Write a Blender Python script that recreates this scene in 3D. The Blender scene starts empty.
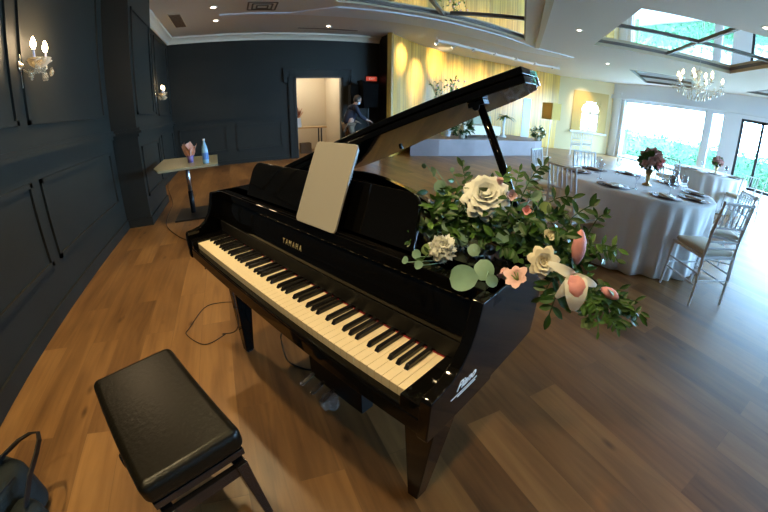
import bpy, bmesh, math, random
from mathutils import Vector, Matrix
PI = math.pi
R = math.radians
C = bpy.context.scene.collection
sc = bpy.context.scene
random.seed(7)
MATS = {}

# ---------------------------------------------------------------- materials
def node_mat(name):
    m = bpy.data.materials.new(name)
    m.use_nodes = True
    nt = m.node_tree
    return m, nt, nt.nodes['Principled BSDF']

def mat(name, col, rough=.5, metal=0., spec=.5, coat=0., trans=0., emit=None, es=0., sheen=0., noise=None, bump=None, ior=1.45, alpha=1.):
    m, nt, b = node_mat(name)
    b.inputs['Base Color'].default_value = (*col, 1)
    b.inputs['Roughness'].default_value = rough
    b.inputs['Metallic'].default_value = metal
    b.inputs['Specular IOR Level'].default_value = spec
    b.inputs['Coat Weight'].default_value = coat
    b.inputs['Coat Roughness'].default_value = .03
    b.inputs['Transmission Weight'].default_value = trans
    b.inputs['IOR'].default_value = ior
    b.inputs['Alpha'].default_value = alpha
    if sheen:
        b.inputs['Sheen Weight'].default_value = sheen
    if emit:
        b.inputs['Emission Color'].default_value = (*emit, 1)
        b.inputs['Emission Strength'].default_value = es
    tc = nt.nodes.new('ShaderNodeTexCoord')
    if noise:
        sc_, amt = noise
        n = nt.nodes.new('ShaderNodeTexNoise')
        n.inputs['Scale'].default_value = sc_
        n.inputs['Detail'].default_value = 4
        nt.links.new(tc.outputs['Object'], n.inputs['Vector'])
        r = nt.nodes.new('ShaderNodeValToRGB')
        r.color_ramp.elements[0].position = .3
        r.color_ramp.elements[1].position = .7
        r.color_ramp.elements[0].color = (*[max(0, c * (1 - amt)) for c in col], 1)
        r.color_ramp.elements[1].color = (*[min(1, c * (1 + amt)) for c in col], 1)
        nt.links.new(n.outputs['Fac'], r.inputs['Fac'])
        nt.links.new(r.outputs['Color'], b.inputs['Base Color'])
    if bump:
        sc_, st = bump
        n = nt.nodes.new('ShaderNodeTexNoise')
        n.inputs['Scale'].default_value = sc_
        n.inputs['Detail'].default_value = 5
        nt.links.new(tc.outputs['Object'], n.inputs['Vector'])
        bp = nt.nodes.new('ShaderNodeBump')
        bp.inputs['Strength'].default_value = st
        bp.inputs['Distance'].default_value = .01
        nt.links.new(n.outputs['Fac'], bp.inputs['Height'])
        nt.links.new(bp.outputs['Normal'], b.inputs['Normal'])
    MATS[name] = m
    return m

def wood_floor():
    m, nt, b = node_mat('oak_planks')
    N = nt.nodes.new; L = nt.links.new
    geo = N('ShaderNodeNewGeometry')
    sep = N('ShaderNodeSeparateXYZ'); L(geo.outputs['Position'], sep.inputs[0])
    com = N('ShaderNodeCombineXYZ')      # plank length runs along world Y
    L(sep.outputs['Y'], com.inputs['X']); L(sep.outputs['X'], com.inputs['Y'])
    br = N('ShaderNodeTexBrick')
    br.offset = .37; br.offset_frequency = 2; br.squash = 1.; br.squash_frequency = 2
    br.inputs['Scale'].default_value = 1.
    br.inputs['Brick Width'].default_value = 1.28
    br.inputs['Row Height'].default_value = .192
    br.inputs['Mortar Size'].default_value = .0012
    br.inputs['Mortar Smooth'].default_value = .3
    br.inputs['Bias'].default_value = .0
    br.inputs['Color1'].default_value = (.0, .0, .0, 1)
    br.inputs['Color2'].default_value = (1., 1., 1., 1)
    br.inputs['Mortar'].default_value = (.5, .5, .5, 1)
    L(com.outputs[0], br.inputs['Vector'])
    # grain, offset per plank
    mp = N('ShaderNodeMapping'); mp.inputs['Scale'].default_value = (1.1, 13, 1)
    L(com.outputs[0], mp.inputs['Vector'])
    addv = N('ShaderNodeVectorMath'); addv.operation = 'ADD'
    sclv = N('ShaderNodeVectorMath'); sclv.operation = 'SCALE'; sclv.inputs['Scale'].default_value = 37.
    L(br.outputs['Color'], sclv.inputs[0]); L(mp.outputs[0], addv.inputs[0]); L(sclv.outputs[0], addv.inputs[1])
    n1 = N('ShaderNodeTexNoise'); n1.inputs['Scale'].default_value = 1.6; n1.inputs['Detail'].default_value = 7; n1.inputs['Distortion'].default_value = .8
    L(addv.outputs[0], n1.inputs['Vector'])
    mp2 = N('ShaderNodeMapping'); mp2.inputs['Scale'].default_value = (.9, 3.2, 1)
    L(com.outputs[0], mp2.inputs['Vector'])
    add2 = N('ShaderNodeVectorMath'); add2.operation = 'ADD'
    L(mp2.outputs[0], add2.inputs[0]); L(sclv.outputs[0], add2.inputs[1])
    n2 = N('ShaderNodeTexNoise'); n2.inputs['Scale'].default_value = 1.8; n2.inputs['Detail'].default_value = 4
    L(add2.outputs[0], n2.inputs['Vector'])
    # knots
    mp3 = N('ShaderNodeMapping'); mp3.inputs['Scale'].default_value = (1.5, 3.4, 1)
    L(com.outputs[0], mp3.inputs['Vector'])
    vo = N('ShaderNodeTexVoronoi'); vo.inputs['Scale'].default_value = 1.35
    L(mp3.outputs[0], vo.inputs['Vector'])
    kr = N('ShaderNodeValToRGB'); kr.color_ramp.elements[0].position = .02; kr.color_ramp.elements[1].position = .11
    kr.color_ramp.elements[0].color = (.22, .20, .18, 1); kr.color_ramp.elements[1].color = (1, 1, 1, 1)
    L(vo.outputs['Distance'], kr.inputs['Fac'])
    ramp = N('ShaderNodeValToRGB')
    e = ramp.color_ramp.elements
    e[0].position = .0; e[0].color = (.075, .034, .012, 1)
    e[1].position = 1.; e[1].color = (.34, .18, .062, 1)
    x = e.new(.5); x.color = (.205, .102, .035, 1)
    mix = N('ShaderNodeMath'); mix.operation = 'MULTIPLY_ADD'; mix.inputs[1].default_value = .5
    L(br.outputs['Color'], mix.inputs[0])
    s1 = N('ShaderNodeMath'); s1.operation = 'MULTIPLY_ADD'; s1.inputs[1].default_value = .75; s1.inputs[2].default_value = -.12
    L(n1.outputs['Fac'], s1.inputs[0]); L(s1.outputs[0], mix.inputs[2])
    s2 = N('ShaderNodeMath'); s2.operation = 'MULTIPLY_ADD'; s2.inputs[1].default_value = .8
    L(n2.outputs['Fac'], s2.inputs[0])
    sub = N('ShaderNodeMath'); sub.operation = 'SUBTRACT'; sub.inputs[1].default_value = .42
    L(mix.outputs[0], sub.inputs[0]); L(sub.outputs[0], s2.inputs[2])
    L(s2.outputs[0], ramp.inputs['Fac'])
    mk = N('ShaderNodeMix'); mk.data_type = 'RGBA'; mk.blend_type = 'MULTIPLY'; mk.inputs['Factor'].default_value = .8
    L(ramp.outputs['Color'], mk.inputs['A']); L(kr.outputs['Color'], mk.inputs['B'])
    mm = N('ShaderNodeMix'); mm.data_type = 'RGBA'; mm.blend_type = 'MIX'
    mm.inputs['B'].default_value = (.09, .05, .025, 1)
    mf = N('ShaderNodeMath'); mf.operation = 'MULTIPLY'; mf.inputs[1].default_value = .55
    L(br.outputs['Fac'], mf.inputs[0]); L(mf.outputs[0], mm.inputs['Factor'])
    L(mk.outputs['Result'], mm.inputs['A'])
    L(mm.outputs['Result'], b.inputs['Base Color'])
    b.inputs['Roughness'].default_value = .36
    b.inputs['Specular IOR Level'].default_value = .38
    bp = N('ShaderNodeBump'); bp.inputs['Strength'].default_value = .15; bp.inputs['Distance'].default_value = .002
    L(n1.outputs['Fac'], bp.inputs['Height']); L(bp.outputs['Normal'], b.inputs['Normal'])
    MATS['oak_planks'] = m
    return m

def gold_wall():
    m, nt, b = node_mat('gold_drape')
    N = nt.nodes.new; L = nt.links.new
    geo = N('ShaderNodeNewGeometry')
    mp = N('ShaderNodeMapping'); mp.inputs['Scale'].default_value = (9, 9, .12)
    L(geo.outputs['Position'], mp.inputs['Vector'])
    n = N('ShaderNodeTexNoise'); n.inputs['Scale'].default_value = 1.4; n.inputs['Detail'].default_value = 5
    L(mp.outputs[0], n.inputs['Vector'])
    r = N('ShaderNodeValToRGB')
    r.color_ramp.elements[0].position = .35; r.color_ramp.elements[0].color = (.38, .20, .028, 1)
    r.color_ramp.elements[1].position = .66; r.color_ramp.elements[1].color = (.68, .40, .07, 1)
    L(n.outputs['Fac'], r.inputs['Fac']); L(r.outputs['Color'], b.inputs['Base Color'])
    b.inputs['Roughness'].default_value = .38
    b.inputs['Sheen Weight'].default_value = .1
    bp = N('ShaderNodeBump'); bp.inputs['Strength'].default_value = .5; bp.inputs['Distance'].default_value = .02
    L(n.outputs['Fac'], bp.inputs['Height']); L(bp.outputs['Normal'], b.inputs['Normal'])
    MATS['gold_drape'] = m
    return m

wood_floor(); gold_wall()
mat('slate_paint', (.0215, .0215, .0175), .5, spec=.25, noise=(1.2, .08))
mat('ceiling_paint', (.70, .665, .62), .8)
mat('cream_paint', (.70, .61, .46), .7)
mat('ochre_cream', (.66, .52, .28), .6)
mat('ochre_panel', (.48, .29, .06), .5)
mat('white_paint', (.72, .76, .82), .6)
mat('cornice', (.78, .72, .58), .5)
mat('mirror', (.9, .92, .92), .02, metal=1.)
mat('mirror_bar', (.16, .13, .11), .4)
mat('coffer_side', (.55, .45, .30), .6)
mat('stage_laminate', (.24, .19, .19), .5, noise=(2, .12))
mat('piano_black', (.003, .0028, .0026), .05, spec=.30, coat=.0)
mat('black_matte', (.006, .006, .006), .5, spec=.3)
mat('piano_inner', (.02, .016, .01), .3)
mat('ivory', (.80, .68, .47), .28, coat=.3)
mat('ebony', (.008, .008, .009), .22)
mat('red_felt', (.25, .01, .015), .9)
mat('gold_letter', (.85, .72, .40), .35, metal=.6)
mat('white_letter', (.85, .88, .92), .5)
mat('chrome', (.75, .75, .75), .15, metal=1.)
mat('display', (.03, .05, .10), .2)
mat('bench_leather', (.006, .005, .0025), .33, spec=.28, bump=(60, .15))
mat('black_wood', (.012, .010, .009), .25, coat=.5)
mat('tablet_shell', (.36, .345, .31), .45)
mat('bag_fabric', (.004, .009, .009), .75, bump=(200, .3))
mat('strap_fabric', (.006, .006, .006), .7)
mat('cable', (.015, .01, .008), .6)
mat('plastic_film', (.6, .62, .62), .2, alpha=.3, bump=(35, 1.))
mat('table_laminate', (.25, .25, .17), .3)
mat('steel_dark', (.02, .02, .02), .35, metal=.4)
mat('steel', (.55, .55, .55), .3, metal=1.)
mat('water_bottle', (.35, .65, .9), .15, trans=.3)
mat('bottle_label', (.08, .2, .5), .5)
mat('pink_tissue', (.80, .45, .33), .8)
mat('violet_cup', (.25, .18, .4), .5)
mat('linen', (.88, .89, .90), .8, sheen=.2, bump=(9, .25))
mat('chair_white', (.82, .84, .87), .6, spec=.3)
mat('chair_cushion', (.74, .68, .56), .8)
mat('rattan', (.16, .07, .045), .5, noise=(60, .4))
mat('plate_white', (.82, .83, .84), .4)
mat('napkin', (.72, .62, .48), .8)
mat('bulb_warm', (1, .85, .6), .4, emit=(1., .72, .36), es=22)
mat('lamp_white', (1, .95, .85), .4, emit=(1., .86, .66), es=9)
mat('candle_sleeve', (.62, .60, .75), .4)
mat('brass', (.55, .40, .18), .3, metal=.9)
mat('vent_brown', (.22, .13, .07), .5)
mat('vent_dark', (.12, .10, .08), .5)
mat('white_metal', (.72, .72, .72), .4)
mat('leaf_dark', (.026, .075, .012), .42, noise=(30, .35))
mat('leaf_mid', (.08, .18, .03), .45, noise=(30, .3))
mat('leaf_euc', (.17, .30, .22), .55, noise=(20, .18))
mat('leaf_lime', (.28, .40, .15), .5)
mat('stem', (.10, .15, .05), .6)
mat('petal_white', (.86, .87, .80), .6)
mat('petal_cream', (.86, .80, .62), .6)
mat('petal_pink', (.82, .36, .36), .55, noise=(25, .2))
mat('petal_blush', (.80, .52, .50), .6)
mat('petal_dusty', (.66, .42, .36), .7)
mat('hedge_leaf', (.10, .23, .11), .6, noise=(14, .5))
mat('palm_leaf', (.09, .3, .08), .6)
mat('terrace', (.3, .3, .29), .8)
mat('door_metal', (.03, .035, .04), .4)
def pane_glass():     # thin clear pane: lets light straight through with a faint mirror reflection
    m, nt, b = node_mat('window_glass')
    N = nt.nodes.new; L = nt.links.new
    tr = N('ShaderNodeBsdfTransparent'); tr.inputs['Color'].default_value = (.95, .97, .97, 1)
    gl = N('ShaderNodeBsdfGlossy'); gl.inputs['Roughness'].default_value = .02
    mx = N('ShaderNodeMixShader'); mx.inputs['Fac'].default_value = .05
    L(tr.outputs[0], mx.inputs[1]); L(gl.outputs[0], mx.inputs[2]); L(mx.outputs[0], nt.nodes['Material Output'].inputs['Surface'])
    MATS['window_glass'] = m
pane_glass()
def clear_glass():     # thin-walled table glass
    m, nt, b = node_mat('glass')
    N = nt.nodes.new; L = nt.links.new
    tr = N('ShaderNodeBsdfTransparent'); tr.inputs['Color'].default_value = (.93, .95, .98, 1)
    gl = N('ShaderNodeBsdfGlossy'); gl.inputs['Roughness'].default_value = .06
    lw = N('ShaderNodeLayerWeight'); lw.inputs['Blend'].default_value = .18
    mx = N('ShaderNodeMixShader'); L(lw.outputs['Facing'], mx.inputs['Fac'])
    L(tr.outputs[0], mx.inputs[1]); L(gl.outputs[0], mx.inputs[2]); L(mx.outputs[0], nt.nodes['Material Output'].inputs['Surface'])
    MATS['glass'] = m
clear_glass()
def crystal():
    m, nt, b = node_mat('crystal')
    N = nt.nodes.new; L = nt.links.new
    tr = N('ShaderNodeBsdfTransparent'); tr.inputs['Color'].default_value = (.97, .93, .84, 1)
    b.inputs['Base Color'].default_value = (.80, .74, .60, 1); b.inputs['Roughness'].default_value = .08; b.inputs['Specular IOR Level'].default_value = 1.
    lw = N('ShaderNodeLayerWeight'); lw.inputs['Blend'].default_value = .55
    mx = N('ShaderNodeMixShader'); L(lw.outputs['Facing'], mx.inputs['Fac'])
    L(tr.outputs[0], mx.inputs[1]); L(b.outputs[0], mx.inputs[2]); L(mx.outputs[0], nt.nodes['Material Output'].inputs['Surface'])
    MATS['crystal'] = m
crystal()
mat('lampshade', (.55, .36, .08), .8)
mat('sofa_white', (.80, .74, .60), .8)
mat('cushion_sage', (.36, .38, .28), .8)
mat('sheer', (.85, .88, .92), .7)  # pale colour standing in for a window reflected in the stage wall
mat('sign_red', (.6, .05, .03), .4, emit=(1., .12, .06), es=.35)
mat('sign_white', (.9, .9, .9), .4, emit=(1, .8, .7), es=.35)
mat('black_cloth', (.003, .003, .003), .9, spec=.08)
mat('skin', (.45, .26, .18), .6)
mat('hair', (.03, .018, .012), .6)
mat('navy_cloth', (.02, .025, .045), .85)
mat('tan_cloth', (.16, .11, .07), .85)
mat('face_mask', (.8, .85, .9), .7)
mat('pampas', (.55, .25, .14), .9)
mat('box_white', (.75, .75, .72), .6)
mat('table_wood', (.55, .36, .16), .5)
mat('glass_plant', (.5, .45, .35), .6)

# ---------------------------------------------------------------- mesh builder
class MB:
    def __init__(s): s.b = bmesh.new()
    def box(s, c, d, rot=None, bev=0.):
        r = bmesh.ops.create_cube(s.b, size=1)
        vs = r['verts']
        M = Matrix.Translation(Vector(c)) @ (rot.to_4x4() if rot else Matrix.Identity(4)) @ Matrix.Diagonal((d[0], d[1], d[2], 1))
        bmesh.ops.transform(s.b, matrix=M, verts=vs)
        if bev > 0:
            es = list({e for v in vs for e in v.link_edges})
            bmesh.ops.bevel(s.b, geom=es, offset=bev, segments=2, affect='EDGES', profile=.6)
        return s
    def bb(s, a, b, bev=0.):
        return s.box([(a[i] + b[i]) / 2 for i in range(3)], [abs(b[i] - a[i]) for i in range(3)], None, bev)
    def cyl(s, p0, p1, r0, r1=None, seg=12, caps=True):
        p0 = Vector(p0); p1 = Vector(p1); r1 = r0 if r1 is None else r1
        d = p1 - p0; q = d.to_track_quat('Z', 'Y')
        A = []; B = []
        for i in range(seg):
            a = 2 * PI * i / seg
            o = Vector((math.cos(a), math.sin(a), 0))
            A.append(s.b.verts.new(p0 + q @ (o * r0))); B.append(s.b.verts.new(p1 + q @ (o * r1)))
        for i in range(seg):
            j = (i + 1) % seg
            s.b.faces.new((A[i], A[j], B[j], B[i]))
        if caps:
            s.b.faces.new(A[::-1]); s.b.faces.new(B)
        return s
    def tube(s, pts, r, seg=8):
        pts = [Vector(p) for p in pts]
        rings = []
        up = Vector((0, 0, 1))
        for i, p in enumerate(pts):
            t = (pts[min(i + 1, len(pts) - 1)] - pts[max(i - 1, 0)])
            t = t.normalized() if t.length > 1e-9 else Vector((0, 0, 1))
            u = up.cross(t)
            if u.length < .05: u = Vector((1, 0, 0)).cross(t)
            u.normalize(); w = t.cross(u)
            rr = r[i] if isinstance(r, (list, tuple)) else r
            rings.append([s.b.verts.new(p + u * rr * math.cos(2 * PI * k / seg) + w * rr * math.sin(2 * PI * k / seg)) for k in range(seg)])
        for a, b in zip(rings, rings[1:]):
            for k in range(seg):
                j = (k + 1) % seg
                s.b.faces.new((a[k], a[j], b[j], b[k]))
        s.b.faces.new(rings[0][::-1]); s.b.faces.new(rings[-1])
        return s
    def ribbon(s, pts, w, t, side=(1, 0, 0)):
        """flat strap of width w and thickness t along pts"""
        pts = [Vector(p) for p in pts]; sd = Vector(side).normalized()
        rings = []
        for i, p in enumerate(pts):
            d = (pts[min(i + 1, len(pts) - 1)] - pts[max(i - 1, 0)]).normalized()
            n = d.cross(sd).normalized()
            rings.append([s.b.verts.new(p + sd * a * w / 2 + n * c * t / 2) for a, c in ((-1, -1), (1, -1), (1, 1), (-1, 1))])
        for a, b in zip(rings, rings[1:]):
            for k in range(4):
                j = (k + 1) % 4
                s.b.faces.new((a[k], a[j], b[j], b[k]))
        s.b.faces.new(rings[0][::-1]); s.b.faces.new(rings[-1])
        return s
    def lathe(s, prof, c=(0, 0, 0), seg=20, axis=None):
        c = Vector(c)
        rings = []
        q = Vector(axis).normalized().to_track_quat('Z', 'Y') if axis else None
        for r, z in prof:
            ring = []
            for k in range(seg):
                a = 2 * PI * k / seg
                v = Vector((max(r, 1e-4) * math.cos(a), max(r, 1e-4) * math.sin(a), z))
                ring.append(s.b.verts.new(c + (q @ v if q else v)))
            rings.append(ring)
        for a, b in zip(rings, rings[1:]):
            for k in range(seg):
                j = (k + 1) % seg
                s.b.faces.new((a[k], a[j], b[j], b[k]))
        s.b.faces.new(rings[0][::-1]); s.b.faces.new(rings[-1])
        return s
    def ball(s, c, r, seg=12, scl=(1, 1, 1), rot=None):
        v = bmesh.ops.create_uvsphere(s.b, u_segments=seg, v_segments=max(6, seg * 2 // 3), radius=r)['verts']
        M = Matrix.Translation(Vector(c)) @ (rot.to_4x4() if rot else Matrix.Identity(4)) @ Matrix.Diagonal((*scl, 1))
        bmesh.ops.transform(s.b, matrix=M, verts=v)
        return s
    def prism(s, poly, a, b, f):
        """poly: 2D points, f(p, t) -> 3D point at t=a and t=b"""
        A = [s.b.verts.new(f(p, a)) for p in poly]
        B = [s.b.verts.new(f(p, b)) for p in poly]
        n = len(poly)
        for i in range(n):
            j = (i + 1) % n
            s.b.faces.new((A[i], A[j], B[j], B[i]))
        s.b.faces.new(A[::-1]); s.b.faces.new(B)
        return s
    def face(s, pts):
        s.b.faces.new([s.b.verts.new(Vector(p)) for p in pts]); return s
    def leaf(s, base, d, n, L, W, bend=.15, segs=4, round_=False):
        """a leaf blade with a fold, from base along d, facing n"""
        base = Vector(base); d = Vector(d).normalized(); n = Vector(n)
        n = (n - d * n.dot(d)); n = n.normalized() if n.length > 1e-6 else d.orthogonal().normalized()
        w = d.cross(n)
        prev = None
        for i in range(segs + 1):
            t = i / segs
            if round_: ww = W * math.sqrt(max(0, 1 - (2 * t - 1) ** 2)) / 2
            else: ww = W / 2 * math.sin(PI * min(1, t * .94 + .03)) ** .8
            p = base + d * L * t - n * bend * L * t * t
            l = s.b.verts.new(p + w * ww + n * ww * .25)
            c = s.b.verts.new(p)
            r = s.b.verts.new(p - w * ww + n * ww * .25)
            if prev:
                s.b.faces.new((prev[0], l, c, prev[1])); s.b.faces.new((prev[1], c, r, prev[2]))
            prev = (l, c, r)
        return s
    def build(s, name, m, parent=None, smooth=False, subsurf=0, world=False, solid=0., bevel=0.):
        bmesh.ops.remove_doubles(s.b, verts=s.b.verts, dist=1e-5)
        if not solid:
            bmesh.ops.recalc_face_normals(s.b, faces=s.b.faces)
        if world and parent:
            top = parent
            M = Matrix.Translation(top.location) @ Matrix.Rotation(top.rotation_euler.z, 4, 'Z')
            q = top.parent
            while q:
                M = Matrix.Translation(q.location) @ Matrix.Rotation(q.rotation_euler.z, 4, 'Z') @ M
                q = q.parent
            bmesh.ops.transform(s.b, matrix=M.inverted(), verts=s.b.verts)
        me = bpy.data.meshes.new(name)
        s.b.to_mesh(me); s.b.free()
        if smooth:
            for p in me.polygons: p.use_smooth = True
        me.materials.append(MATS[m])
        o = bpy.data.objects.new(name, me)
        C.objects.link(o)
        if parent: o.parent = parent
        if solid:
            md = o.modifiers.new('solid', 'SOLIDIFY'); md.thickness = solid; md.offset = 0
        if bevel:
            md = o.modifiers.new('bev', 'BEVEL'); md.width = bevel; md.segments = 3; md.limit_method = 'ANGLE'; md.angle_limit = R(50)
            md.harden_normals = False
            for p in me.polygons: p.use_smooth = True
            w = o.modifiers.new('wn', 'WEIGHTED_NORMAL')
        if subsurf:
            md = o.modifiers.new('sub', 'SUBSURF'); md.levels = subsurf; md.render_levels = subsurf
        return o

def tag(o, label=None, cat=None, group=None, kind=None):
    if label: o['label'] = label
    if cat: o['category'] = cat
    if group: o['group'] = group
    if kind: o['kind'] = kind
    return o
def thing(name, loc, label, cat, rz=0., group=None):
    o = bpy.data.objects.new(name, None); C.objects.link(o)
    o.location = loc; o.rotation_euler = (0, 0, rz); o.empty_display_size = .1
    return tag(o, label, cat, group)
def one(mb, name, m, label, cat, group=None, loc=None, **k):
    """a thing made of one mesh; its origin is put at loc"""
    if loc:
        bmesh.ops.translate(mb.b, vec=-Vector(loc), verts=mb.b.verts)
    o = mb.build(name, m, **k)
    if loc: o.location = loc
    return tag(o, label, cat, group)
def struct(mb, name, m, parent=None, **k):
    o = mb.build(name, m, parent, **k)
    if not parent: o['kind'] = 'structure'
    return o
def kids(o): return [c for c in bpy.data.objects if c.parent == o]
def copy_tree(o, parent=None):
    ch = kids(o)
    c = o.copy(); C.objects.link(c)
    if parent: c.parent = parent
    for k in ch: copy_tree(k, c)
    return c
def relabel(o, label, cat=None, group=None):
    for k in ('label', 'category', 'group'):
        if k in o: del o[k]
    return tag(o, label, cat, group)
SKY = 50.; DL = 165.; EXPO = .3; TK = 12.
DOWN = [(-.29, 7.1, .35), (-.28, 8.1, .35), (2.26, 8.6, .4), (6.7, 5.2, .1), (7.0, 1.6, .1), (10.6, 7.0, .1), (-.45, 2.9, 1., 85), (-.6, 1.2, 1., 85), (-.4, -.4, .55, 90), (1.0, .2, .22, 80), (.0, 5.8, .5), (2.4, 3.6, .2)]
SCB = [(-1.3, 2.95, 2.09), (-1.33, 3.15, 2.05), (-1.33, 7.9, 2.0)]
TRK = [(5.3, 8.8, 4.5, 9.25, 26, 2.75), (5.95, 8.95, 5.25, 9.8, 30, 2.3), (6.7, 9.0, 6.3, 10.4, 42, 2.9), (7.6, 9.1, 7.4, 10.9, 30, 2.4), (8.6, 9.2, 8.6, 11.1, 26, 2.4), (9.6, 9.3, 10., 11.2, 24, 2.4), (10.6, 9.35, 11.5, 11.2, 24, 2.4), (13.4, 9.4, 14.2, 10.6, 14, 2.2)]

# ---------------------------------------------------------------- the room
H3 = 3.3
f = MB(); f.bb((-1.75, -4.2, -.1), (15.7, 12.2, 0)); struct(f, 'floor', 'oak_planks')

def wall(name, p0, p1, h, th, m, holes=(), z0=0.):
    """wall from p0 to p1 (plan), thickness th to the left of the direction, with (s0,s1,z0,z1) holes"""
    p0 = Vector((*p0, 0)); p1 = Vector((*p1, 0)); d = (p1 - p0); L = d.length; d.normalize(); n = Vector((-d.y, d.x, 0))
    xs = sorted({0, L, *[v for h_ in holes for v in h_[:2]]}); zs = sorted({z0, h, *[v for h_ in holes for v in h_[2:]]})
    mb = MB()
    for a, b in zip(xs, xs[1:]):
        for c, e in zip(zs, zs[1:]):
            if any(h_[0] - 1e-6 <= a and b <= h_[1] + 1e-6 and h_[2] - 1e-6 <= c and e <= h_[3] + 1e-6 for h_ in holes): continue
            mb.prism([(a, c), (b, c), (b, e), (a, e)], 0, th, lambda p, t: p0 + d * p[0] + n * t + Vector((0, 0, p[1])))
    return struct(mb, name, m)

wall('wall_left', (-1.55, -4.2), (-1.55, 9.8), H3, .15, 'slate_paint')
wall('wall_back', (-1.55, 9.65), (4.1, 9.65), H3, .15, 'slate_paint', holes=[(1.64 + 1.55, 2.9 + 1.55, 0, 2.16)])
wall('wall_column', (-1.22, 4.75), (-1.22, 6.05), H3, .34, 'slate_paint')
wall('wall_partition', (3.98, 9.66), (3.98, 8.82), H3, .04, 'slate_paint')
mb = MB(); mb.bb((3.98, 8.79, 0), (4.03, 8.82, H3)); struct(mb, 'trim_1', 'gold_drape')

# mouldings: a picture-frame of four thin bars
def frame_on(mb, f, a0, a1, z0, z1, w=.035, t=.02):
    for (x0, x1, y0, y1) in ((a0, a1, z1 - w, z1), (a0, a1, z0, z0 + w), (a0, a0 + w, z0, z1), (a1 - w, a1, z0, z1)):
        mb.prism([(x0, y0), (x1, y0), (x1, y1), (x0, y1)], -.002, t, f)
XL = lambda x: (lambda p, t: Vector((x + t, p[0], p[1])))
YB = lambda y: (lambda p, t: Vector((p[0], y - t, p[1])))
mb = MB()
for a, b in ((-1.9, -.15), (.0, .0), (.95 - .1, 2.65), (2.79, 4.56)):
    if b <= a: continue
    frame_on(mb, XL(-1.55), a, b, .38, 1.01); frame_on(mb, XL(-1.55), a, b, 1.41, 3.05)
for a, b in ((6.25, 7.7), (7.95, 9.4)):
    frame_on(mb, XL(-1.55), a, b, .38, 1.01); frame_on(mb, XL(-1.55), a, b, 1.41, 3.05)
struct(mb, 'trim_2', 'slate_paint')
mb = MB(); frame_on(mb, XL(-1.22), 4.85, 5.93, .36, 1.01); frame_on(mb, XL(-1.22), 4.85, 5.9, 1.41, 2.75); struct(mb, 'trim_3', 'slate_paint')
mb = MB()
frame_on(mb, YB(9.65), -1.42, -.2, .36, 1.0); frame_on(mb, YB(9.65), .04, 1.24, .34, 1.0); frame_on(mb, YB(9.65), 3.3, 3.9, .34, 1.0)
struct(mb, 'trim_4', 'slate_paint')
# dado rails
mb = MB()
for z0, z1, t in ((1.14, 1.185, .025), (1.185, 1.215, .07), (1.215, 1.25, .045)):
    mb.bb((-1.55, -4, z0), (-1.55 + t, 4.75, z1)); mb.bb((-1.55, 6.05, z0), (-1.55 + t, 9.65, z1))
    mb.bb((-1.22, 4.75, z0), (-1.22 + t, 6.05, z1)); mb.bb((-1.55, 4.75 - t, z0), (-1.22 + t, 4.75, z1))
    mb.bb((-1.55, 9.65 - t, z0), (1.4, 9.65, z1)); mb.bb((3.14, 9.65 - t, z0), (3.98, 9.65, z1))
struct(mb, 'trim_5', 'slate_paint')
mb = MB()
mb.bb((-1.55, -4, 0), (-1.53, 4.75, .11)); mb.bb((-1.55, 6.05, 0), (-1.53, 9.65, .11)); mb.bb((-1.22, 4.75, 0), (-1.2, 6.05, .11)); mb.bb((-1.55, 4.73, 0), (-1.2, 4.75, .11))
struct(mb, 'baseboard_left', 'slate_paint')
mb = MB(); mb.bb((-1.55, 9.63, 0), (1.43, 9.65, .11)); mb.bb((3.13, 9.63, 0), (3.98, 9.65, .11)); struct(mb, 'baseboard_back', 'slate_paint')

# cornice
prof = [(0, 3.14), (.03, 3.14), (.045, 3.19), (.10, 3.24), (.15, 3.26), (.16, 3.3), (0, 3.3)]
mb = MB(); mb.prism(prof, -1.55, 3.98, lambda p, t: Vector((t, 9.65 - p[0], p[1]))); struct(mb, 'trim_6', 'cornice')
mb = MB(); mb.prism(prof, 6.05, 9.65, lambda p, t: Vector((-1.55 + p[0], t, p[1]))); struct(mb, 'trim_7', 'cornice')

# doorway in the back wall
d = MB()
for x0, x1 in ((1.44, 1.64), (2.9, 3.12)):
    d.bb((x0, 9.60, 0), (x1, 9.65, 2.3)); d.bb((x0 + .02, 9.585, .0), (x0 + .05, 9.60, 2.3)); d.bb((x1 - .05, 9.585, .0), (x1 - .02, 9.60, 2.3))
d.bb((1.40, 9.585, 2.16), (3.16, 9.65, 2.36)); d.bb((1.32, 9.57, 2.02), (1.42, 9.65, 2.40)); d.bb((3.14, 9.57, 1.75), (3.22, 9.65, 2.40)); d.bb((1.36, 9.56, 2.36), (3.2, 9.65, 2.40))
dr = struct(d, 'door_1', 'slate_paint')
mb = MB(); mb.bb((1.62, 9.64, 0), (1.66, 9.82, 2.16)); mb.bb((2.88, 9.64, 0), (2.92, 9.82, 2.16)); mb.bb((1.62, 9.64, 2.14), (2.92, 9.82, 2.18)); mb.build('door_jamb', 'door_metal', dr)
# room behind the doorway
wall('wall_hall_back', (.6, 11.8), (3.6, 11.8), 2.7, .1, 'cream_paint')
wall('wall_hall_left', (.6, 9.8), (.6, 11.9), 2.7, .1, 'cream_paint')
wall('wall_hall_right', (2.98, 11.9), (2.98, 9.8), 2.7, .1, 'cream_paint')
mb = MB(); mb.bb((.5, 9.8, 2.6), (3.2, 12, 2.7)); struct(mb, 'ceiling_hall', 'cream_paint')

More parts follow.
